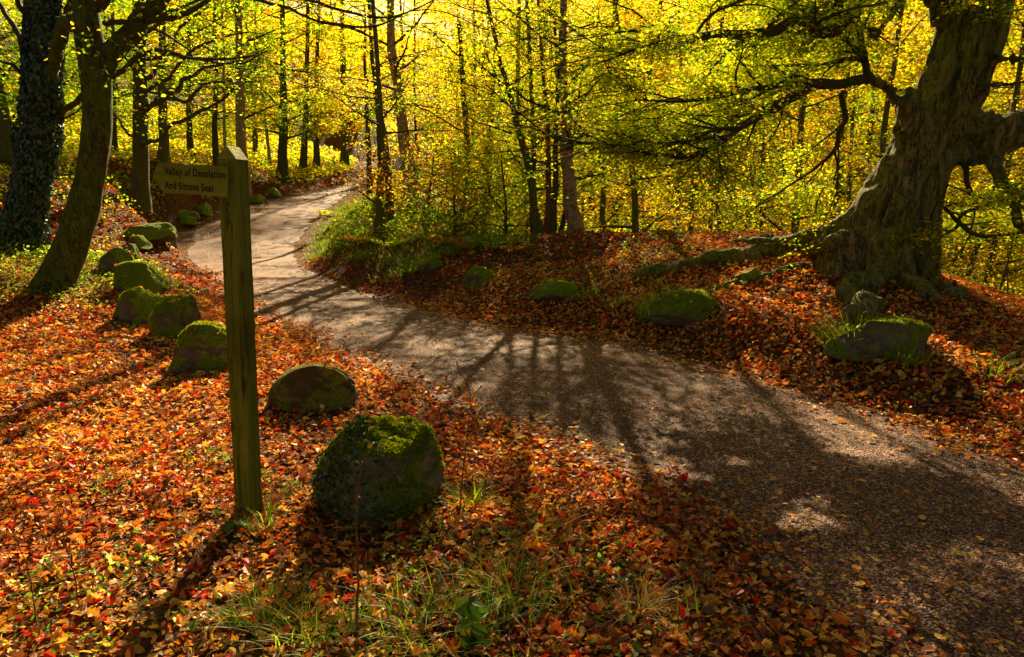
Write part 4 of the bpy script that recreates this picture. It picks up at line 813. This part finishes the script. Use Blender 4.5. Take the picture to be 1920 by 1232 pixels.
# ------------------------------------------------------------------ fallen leaves
def litter(N, y0, y1, size, mode, pal, tilt=.45, T=T_LF, zmax=.03, dens=None, xm=2., seed=1):
    rg = np.random.RandomState(seed); y = y0+(y1-y0)*rg.rand(N); x = rg.uniform(-1, 1, N)*(.8*y+xm); k = rg.rand(N) < (.8*y+xm)/(.8*y1+xm); x, y = x[k], y[k]
    rd = road_d(x, y); edge = rd+vn2(x, y, 2.5, 31, 2)*.5
    if mode == 'ground':
        k = (rg.rand(len(x)) < np.clip((edge+.42)/.62, 0, 1)**1.5); dn = np.clip(.82+vn2(x, y, .8, 40)*1.4, .25, 1); k &= rg.rand(len(x)) < dn
        k &= ~((y > 13) & (rg.rand(len(x)) < np.clip(vn2(x, y, .25, 77)*3+.3, 0, .6)))
    else: k = (rd < .1) & (rg.rand(len(x)) < np.clip(.1+np.exp(rd*2.0)*.75+np.clip(vn2(x, y, .9, 51)*1.2, 0, .5)+.8*np.exp(-((x-1.75)**2/.16+(y-2.35)**2/.2)), 0, 1)) & (rg.rand(len(x)) < np.clip(1.6-y/26, .1, 1))
    x, y = x[k], y[k]; n = len(x); z = H(x, y)+(.006 if mode == 'ground' else .034)+rg.rand(n)**2*zmax
    e = .04; gx = (H(x+e, y)-H(x-e, y))/(2*e); gy = (H(x, y+e)-H(x, y-e))/(2*e); nn = np.stack([-gx, -gy, np.ones(n)], -1)
    patch = vn2(x, y, 1.3, 61, 2)[:, None]; c = pick(pal, n, rg, .2)*(1+patch*np.array([[.5, .9, .6]])); s = size*np.clip(rg.lognormal(-.08, .36, n),   .3, 1.7)*(1+.02*(y-y0))
    mb = MB(); leaves(mb, np.stack([x, y, z], -1), nn+rg.normal(size=(n, 3))*(tilt if mode == 'ground' else .12), s, np.clip(c, .005, .9), T, rg, (.4, 3.2) if mode == 'ground' else (.2, 1.2), wid=(.6, 1.25)); return mb
def join(a, b):
    for q in b: a.V += q.V; [a.F.setdefault(k, []).extend([f+a.n for f in v]) for k, v in q.F.items()]; a.C += q.C; a.n += q.n
    return a
LZ = [litter(105000, 1.2, 5, .034, 'ground', P_LITN, .42, seed=1), litter(32000, 1.2, 5, .042, 'ground', P_LITN, .45, T_L2, .04, seed=11), litter(8000, 1.2, 7, .04, 'ground', P_LITN, .4, T_MP, .04, seed=12), litter(20000, 5, 10, .05, 'ground', P_LITN, .45, T_L2, .04, seed=13), litter(140000, 5, 11, .044, 'ground', P_LITN, .45, seed=2), litter(95000, 11, 22, .075, 'ground', P_LITR, .4, xm=3, seed=3),
      litter(40000, 22, 50, .17, 'ground', P_LITR, .4, xm=3, seed=4), litter(300, 1.3, 8, .058, 'ground', P_LITN+[(.3, .14, .06, 4)], .35, T_MP, .05, seed=5)]
SK = MB(); rk = np.random.RandomState(44)
for k in range(420):
    y = 1.4+rk.rand()**1.4*10; x = rk.uniform(-1, 1)*(.8*y+1)
    if road_d([x], [y])[0] < .05: continue
    L_ = rk.uniform(.06, .4); a = rk.uniform(0, 3.14); px_ = x+np.cos(a)*L_*np.linspace(-.5, .5, 6)+np.cumsum(rk.normal(size=6))*L_*.02; py_ = y+np.sin(a)*L_*np.linspace(-.5, .5, 6)+np.cumsum(rk.normal(size=6))*L_*.02
    SK.tube(np.stack([px_, py_, H(px_, py_)+.025+rk.rand(6)*.015], -1), rk.uniform(.0015, .005), 4, col=(.12, .06, .03) if rk.rand() < .7 else (.3, .2, .11))
LZ.append(SK)
for Vw, F in TOPS:
    fn = np.cross(Vw[F[:, 1]]-Vw[F[:, 0]], Vw[F[:, 2]]-Vw[F[:, 0]]); al = np.linalg.norm(fn, axis=1); fn /= al[:, None]+1e-12; w_ = al*(fn[:, 2] > .6)
    if w_.sum() <= 0: continue
    nl = rk.randint(4, 13); k = rk.choice(len(F), nl, p=w_/w_.sum()); mb = MB(); leaves(mb, Vw[F[k]].mean(1)+fn[k]*.018, fn[k]+rk.normal(size=(nl, 3))*.2, rk.uniform(.035, .06, nl), pick(P_LITN, nl, rk), T_LF, rk); LZ.append(mb)
o = join(MB(), LZ).build('leaf_litter', M_LIT, None, col=True, smooth=False); tag(o, 'deep carpet of orange and red fallen leaves on both banks', 'fallen leaves', kind='stuff')
LZ = [litter(48000, 1.2, 9, .031, 'road', [(.62, .42, .06, 3), (.6, .25, .04, 3), (.4, .12, .02, 2), (.2, .08, .02, 2)], seed=6), litter(30, 1.5, 6, .075, 'road', [(.5, .2, .03, 1)], T=T_MP, seed=7), litter(30000, 9, 24, .05, 'road', [(.5, .3, .05, 3), (.4, .12, .02, 2)], seed=8)]
o = join(MB(), LZ).build('fallen_leaves', M_LIT, None, col=True, smooth=False); tag(o, 'thin scatter of yellow and orange leaves lying on the tarmac', 'fallen leaves', kind='stuff')

# ------------------------------------------------------------------ grass and herbs
def blades(mb, c, n, L, spread, pal, rng, w=.006, lean=.5, arch=1.1):
    a = rng.uniform(0, 2*math.pi, n); rr = spread*np.sqrt(rng.rand(n)); bx = c[0]+np.cos(a)*rr; by = c[1]+np.sin(a)*rr; bz = H(bx, by)-.01
    l = L*rng.uniform(.45, 1.15, n); a2 = a+rng.normal(size=n)*.9; ln = rng.uniform(.1, lean, n); d = np.stack([np.cos(a2), np.sin(a2)], -1); K = 6; P_ = []
    side = np.stack([-d[:, 1], d[:, 0]], -1); ar = rng.uniform(.3, arch, n)
    for k in range(K):
        t = k/(K-1); h = l*(t-.38*ar*t*t*1.1); out = l*(ln*t+ar*.55*t*t); ww = w*(1-t**1.6)*rng.uniform(.9, 1.1)+.0004
        cx, cy = bx+d[:, 0]*out, by+d[:, 1]*out
        P_.append(np.stack([np.stack([cx-side[:, 0]*ww, cy-side[:, 1]*ww, bz+h], -1), np.stack([cx+side[:, 0]*ww, cy+side[:, 1]*ww, bz+h], -1)], 1))
    V = np.concatenate(P_, 1); i = (np.arange(n)*2*K)[:, None]+2*np.arange(K-1)[None]; F = np.stack([i, i+1, i+3, i+2], -1).reshape(-1, 4)
    col = np.repeat(pick(pal, n, rng, .2), 2*K, 0); mb.add(V.reshape(-1, 3), [F], col)
P_G = [(.09, .2, .01, 3), (.18, .32, .012, 3), (.34, .42, .03, 1.2), (.45, .38, .08, .4)]; P_DRY = [(.4, .3, .1, 3), (.5, .4, .16, 2), (.2, .2, .04, 1)]
rgz = np.random.RandomState(19)
TUFTS = [(555, 1195, 60, .17, .1, P_G, 'bright arching grass tuft left of the tall bare twig'), (640, 1215, 40, .15, .12, P_G, 'low grass tuft at the foot of the tall bare twig'), (740, 1165, 36, .16, .14, P_G, 'grass tuft between tall bare twig and the young leafy plant'),
         (820, 1190, 75, .19, .13, P_G, 'dense grass tuft left of the young leafy plant'), (960, 1190, 40, .2, .14, P_G, 'grass tuft right of the young leafy plant'), (1195, 1150, 60, .14, .04, P_DRY, 'straw-coloured dry grass tuft near the lane edge'),
         (1010, 1010, 30, .2, .1, P_G, 'fine grass tuft right of the mossy foreground boulder'), (880, 950, 40, .18, .06, P_G, 'small grass tuft around the thin bare sapling'), (490, 985, 26, .2, .05, P_G, 'drooping seedy grass at the foot of the post'), (480, 1150, 50, .14, .09, P_G, 'low weedy grass below the post'),
         (1290, 1190, 16, .16, .1, P_G, 'sparse grass tuft beyond the dry straw-coloured one'), (720, 985, 30, .16, .12, P_G, 'grass growing against the front of the mossy foreground boulder'), (620, 925, 14, .16, .03, P_G, 'few thin grass blades on the left face of the foreground boulder'),
         (1590, 640, 150, .3, .17, P_G, 'long grass tuft behind the pale angular boulder'), (1705, 680, 60, .22, .1, P_G, 'grass tuft in front of the pale angular boulder'), (1232, 580, 160, .32, .18, P_G, 'long grass tuft left of the dark rounded boulder'),
         (1096, 552, 60, .16, .14, P_G, 'short grass beside the low flat boulder'), (1870, 700, 40, .2, .14, P_G, 'sparse grass on the bank near the right edge'), (1150, 570, 30, .16, .1, P_G, 'thin grass between the flat and the rounded boulder'), (960, 1110, 40, .2, .1, P_G, 'grass blades above the young leafy plant'),
         (930, 1110, 60, .16, .16, P_G, 'lush green grass tuft above the young leafy plant and right of the bare twig'), (1080, 1150, 14, .18, .1, P_G, 'grass wisps left of the dry tuft')]
for (a, b, n, L, sp, pal, lab) in TUFTS:
    g_ = G(a, b); mb = MB(); blades(mb, g_, int(n*1.8), L*1.15, sp*1.35, pal, rgz, .0017+.0004*g_[1], .8, 1.3); o = mb.build('grass_tuft', M_GRS, None, col=True, org=g_, smooth=False); tag(o, lab, 'grass tuft', 'grass tufts among the leaves')
mb = MB()       # verge grass inside the bend
for k in range(420):
    t = rgz.uniform(.45, .82); i = int(t*NR); p = RE[i]+(RE[i]-LE[i])/np.linalg.norm(RE[i]-LE[i])*(abs(rgz.normal())*1.2+.7)
    if p[1] < 12.5: continue
    blades(mb, p, 30, .17, .36, P_G, rgz, .006, .8)
for k in range(60): 
    g_ = G(rgz.uniform(600, 1000), rgz.uniform(440, 462)); blades(mb, g_, 30, .22, .3, P_G, rgz, .008)
o = mb.build('verge_grass', M_GRS, None, col=True, smooth=False); tag(o, 'green grass verge on the inside of the lane bend', 'grass', kind='stuff')
# leafy ground cover
mb = MB()
def herbs(N, fx_, fy_, hmax, size, pal, thr=-.02, rng=rgz, f=.5):
    x, y = fx_(N), fy_(N); d = road_d(x, y); k = (d > .5) & (vn2(x, y, f, 91, 3) > thr); x, y = x[k], y[k]; n = len(x); h = hmax*(.5+vn2(x, y, .9, 92))*rng.rand(n)**.7
    z = H(x, y)+.03+h; p = np.stack([x, y, z], -1); leaves(mb, p, upn(n, .5, rng), size*rng.uniform(.6, 1.3, n)*(1+.02*y), pick(pal, n, rng, .25), T_LF, rng)
herbs(52000, lambda n: rgz.uniform(-30, -3, n), lambda n: rgz.uniform(11, 26, n), .5, .05, P_GRN+P_LIM+[(.1, .16, .02, 4)], .0)
herbs(80000, lambda n: rgz.uniform(-48, -6, n), lambda n: rgz.uniform(24, 60, n), .9, .1, P_LIM+P_YEL+P_GRN, -.2)
herbs(40000, lambda n: rgz.uniform(-5.5, 2, n), lambda n: rgz.uniform(15, 24, n), 1.0, .05, P_GRN+[(.08, .12, .02, 5), (.5, .25, .03, 1)], -.05)
herbs(16000, lambda n: rgz.uniform(-6, 8, n), lambda n: rgz.uniform(8, 14, n), .12, .035, [(.1, .16, .02, 3), (.2, .26, .03, 2)], .1, f=.9)
herbs(9000, lambda n: rgz.uniform(-2.4, 1.3, n), lambda n: rgz.uniform(1.8, 4.2, n), .1, .024, [(.06, .12, .015, 3), (.16, .24, .03, 2)], .08, f=2.2)
herbs(9000, lambda n: rgz.uniform(-9, -5, n), lambda n: rgz.uniform(8, 13, n), .22, .04, [(.1, .16, .02, 3), (.25, .3, .03, 2)], -.02)
o = mb.build('undergrowth', M_CAN, None, col=True, smooth=False); tag(o, 'low leafy green undergrowth spread over the woodland floor', 'undergrowth', kind='stuff')
# ferns
def fern(px, py, pal, lab, L=.6, nf=9, seed=0):
    rg = np.random.RandomState(seed); g_ = G(px, py); root = thing('fern', lab, 'fern', g_, 'bracken and ferns on the verge')
    for q in range(nf):
        a = q/nf*6.28+rg.rand(); l = L*rg.uniform(.7, 1.1); m1 = MB(); t = np.linspace(0, 1, 12); o = t*l*.85; z = l*(.75*t-.5*t*t); pts = g_+np.stack([np.cos(a)*o, np.sin(a)*o, z], -1); m1.tube(pts, np.linspace(.004, .0015, 12), 3)
        m1.C = [np.tile([.2, .14, .04], (m1.n, 1))]; tt = np.repeat(np.linspace(.15, 1, 22), 2); c = np.stack([np.interp(tt, t, pts[:, i]) for i in range(3)], -1); sd = np.tile([1, -1], 22); pl = l*.2*np.sin(np.pi*np.clip(tt*.85+.12, 0, 1))
        tn = np.stack([-np.sin(a)*sd+.5*np.cos(a), np.cos(a)*sd+.5*np.sin(a), -.2+0*sd], -1); tn /= np.linalg.norm(tn, axis=1)[:, None]
        leaves(m1, c+tn*pl[:, None]*.5, upn(44, .15, rg), pl, pick(pal, 44, rg, .15), T_LF, rg, tan=tn, wid=(.35, .5)); m1.build('frond', M_CAN, root, col=True, smooth=False)
P_BR = [(.36, .15, .02, 3), (.42, .26, .03, 2), (.25, .25, .03, 1)]
for s, (a, b, p_, lab, L) in enumerate([(690, 462, P_BR, 'rust-brown bracken left of the split stump', .9), (730, 466, P_LIM, 'yellow-green fern at the foot of the split stump', .8), (640, 455, P_BR, 'rust-brown bracken at the inner edge of the bend', .7), (835, 462, P_BR, 'orange bracken clump below the low spreading young tree', .7),
        (880, 468, P_BR, 'orange bracken clump above the blocky dark boulder', .6), (925, 470, P_G, 'green fern midway between bend and crest clump', .6), (960, 476, P_BR, 'rusty fern just left of the crest clump', .6), (905, 520, P_G, 'small green fern beside the blocky dark boulder', .35), (610, 405, P_LIM, 'yellowed fern on the verge by the far lane', .8)]):
    fern(a, b, p_, lab, L, 9, 600+s)
# bare twigs, saplings and the young leafy plant in the foreground
def twig(lst, lab, side=3, seed=0, m=M_TWIG, name='bare_twig', cat='twig', L=.12, foot=True, kn=.25):
    rg = np.random.RandomState(seed); g_ = G(lst[0][0], lst[0][1]) if foot else P(*lst[0][:3]); root = thing(name, lab, cat, g_)
    sc = [(a, b, g_[1]+(y if len(x) > 3 else 0), w) for x in lst for (a, b, y, w) in [x]]
    mb = MB(); p, r = pline(sc); r = r*.55; p[0] = g_-np.array([0, 0, .03]); n = len(lst)*5; q = curve_pts(p, n); s = np.interp(np.linspace(0, len(r)-1, n), np.arange(len(r)), r); q[1:-1] += rg.normal(size=(n-2, 3))*.0018
    s = s*(1+kn*(rg.rand(n) > .85)); mb.tube(q, s, 6); mb.build('stem', m, root)
    for k in range(side):
        i = rg.randint(n//3, n-1); q2, r2 = grow(rg, q[i], (rg.normal(), rg.normal()*.4, rg.uniform(.4, 1.2)), L*rg.uniform(.5, 1.3), s[i]*.6, 5, .3, 0); mb = MB(); mb.tube(q2, np.maximum(r2, .0008), 5); mb.build('side_shoot', m, root)
    return root, q
twig([(668, 1225, 0, 4.5), (670, 1130, 0, 4.3), (672, 1060, .0, 4), (668, 990, .0, 4), (668, 930, .0, 3.4), (678, 880, .0, 3), (690, 840, .0, 1.6)], 'tall bare reddish twig standing in front of the mossy foreground boulder', 3, 1, L=.05)
twig([(860, 965, 0, 2.6), (868, 890, 0, 2.2), (876, 820, 0, 1.8), (882, 770, 0, 1.4), (890, 735, 0, .8)], 'thin bare branching sapling right of the mossy foreground boulder', 7, 2, L=.17)
twig([(478, 1100, 0, 2), (472, 1050, 0, 2), (466, 1000, 0, 1.8), (462, 975, 0, 1)], 'short thin stem below the foot of the post', 2, 3, M_STEM, L=.06)
twig([(72, 1195, 0, 2.4), (62, 1120, 0, 2.2), (50, 1060, 0, 2), (20, 985, 0, 1.2)], 'bare twig leaning left in the bottom left leaves', 2, 4, L=.06)
twig([(150, 1150, 0, 2), (140, 1080, 0, 2), (120, 1010, 0, 1.6), (108, 940, 0, 1)], 'thin bare twig second from the left edge', 2, 5, L=.06)
twig([(158, 1080, 0, 1.4), (160, 1010, 0, 1.2), (166, 955, 0, .8)], 'short fine twig third from the left edge', 1, 6, L=.05)
twig([(1488, 1200, 0, 3), (1500, 1150, 0, 2.6), (1530, 1110, 0, 2.4), (1550, 1080, 0, 2), (1556, 1045, 0, 1)], 'pale forked twig at the lower edge of the tarmac', 5, 7, M_STEM, L=.13)
twig([(1330, 1232, 0, 2.4), (1360, 1195, 0, 2), (1390, 1160, 0, 1.2)], 'short broken twig in the leaves at the bottom edge', 1, 8, L=.06)
twig([(1856, 600, 0, 4), (1870, 560, 2, 3.6), (1884, 510, 2, 3), (1898, 460, 2, 2.4), (1905, 420, 2, 1.4)], 'bare sapling leaning right beyond the bank at the right edge', 6, 9, M_DARKBARK, 'bare_sapling', 'sapling', L=.7)
twig([(1885, 610, 0, 3), (1888, 560, 2.5, 2.6), (1890, 500, 2.5, 2)], 'thin upright bare sapling at the far right edge', 3, 10, M_DARKBARK, 'bare_sapling', 'sapling', L=.5)
root, q = twig([(882, 1225, 0, 2.2), (884, 1180, 0, 2), (880, 1130, 0, 1.4)], 'young leafy plant with bright green toothed leaves among the grass', 0, 11, M_STEM, 'leafy_plant', 'plant')
rg = np.random.RandomState(6); m1 = MB(); c = []; tn = []
for k in range(14):
    a = k*2.4; p = q[int(4+k*.75) % len(q)]; c.append(p+np.array([math.cos(a), math.sin(a)*.6, .15])*.035); tn.append([math.cos(a), math.sin(a), .25])
leaves(m1, np.array(c), upn(14, .35, rg)+np.array([0, -.5, 0]), rg.uniform(.05, .085, 14), pick([(.09, .19, .02, 1)], 14, rg, .3), T_LF, rg, tan=np.array(tn), wid=(.9, 1.1)); m1.build('leaves', M_GRS, root, col=True, smooth=False)
for s_, (a, b, nl, L_, lab) in enumerate([(440, 1000, 16, .05, 'low broad-leaved plant at the left foot of the post'), (385, 1180, 12, .05, 'small pale green plant in shade at the bottom left of the grass'), (905, 1010, 14, .045, 'small broad-leaved plant right of the foreground boulder foot'),
    (800, 900, 18, .04, 'trailing green plant at the right foot of the foreground boulder'), (700, 1000, 16, .04, 'low green plant in front of the foreground boulder'), (1310, 1100, 14, .04, 'low green plant in the leaves near the tarmac edge'), (1170, 1215, 14, .05, 'broad-leaved plant at the bottom edge below the dry tuft'), (245, 1010, 8, .04, 'tiny green plant among leaves left of the post')]):
    g_ = G(a, b); rg = np.random.RandomState(900+s_); root = thing('leafy_plant', lab, 'plant', g_); m1 = MB(); c = []; tn = []
    for k in range(nl):
        an = k*2.4; rr_ = .03+.1*rg.rand(); hh_ = rg.uniform(.02, .1); e_ = g_+np.array([math.cos(an)*rr_, math.sin(an)*rr_, hh_]); m1.tube(np.array([g_, (g_+e_)/2+[0, 0, .015], e_]), [.0014, .0012, .001], 3, cap=False); c.append(e_); tn.append([math.cos(an), math.sin(an), -.1])
    m1.build('stems', M_STEM, root); m1 = MB(); leaves(m1, np.array(c), upn(nl, .35, rg), rg.uniform(.6, 1.1, nl)*L_, pick([(.1, .2, .015, 2), (.18, .3, .02, 1)], nl, rg, .2), T_LF, rg, tan=np.array(tn), wid=(.9, 1.2)); m1.build('leaves', M_GRS, root, col=True, smooth=False)
for o in bpy.data.objects:
    if '_o' in o: del o['_o']
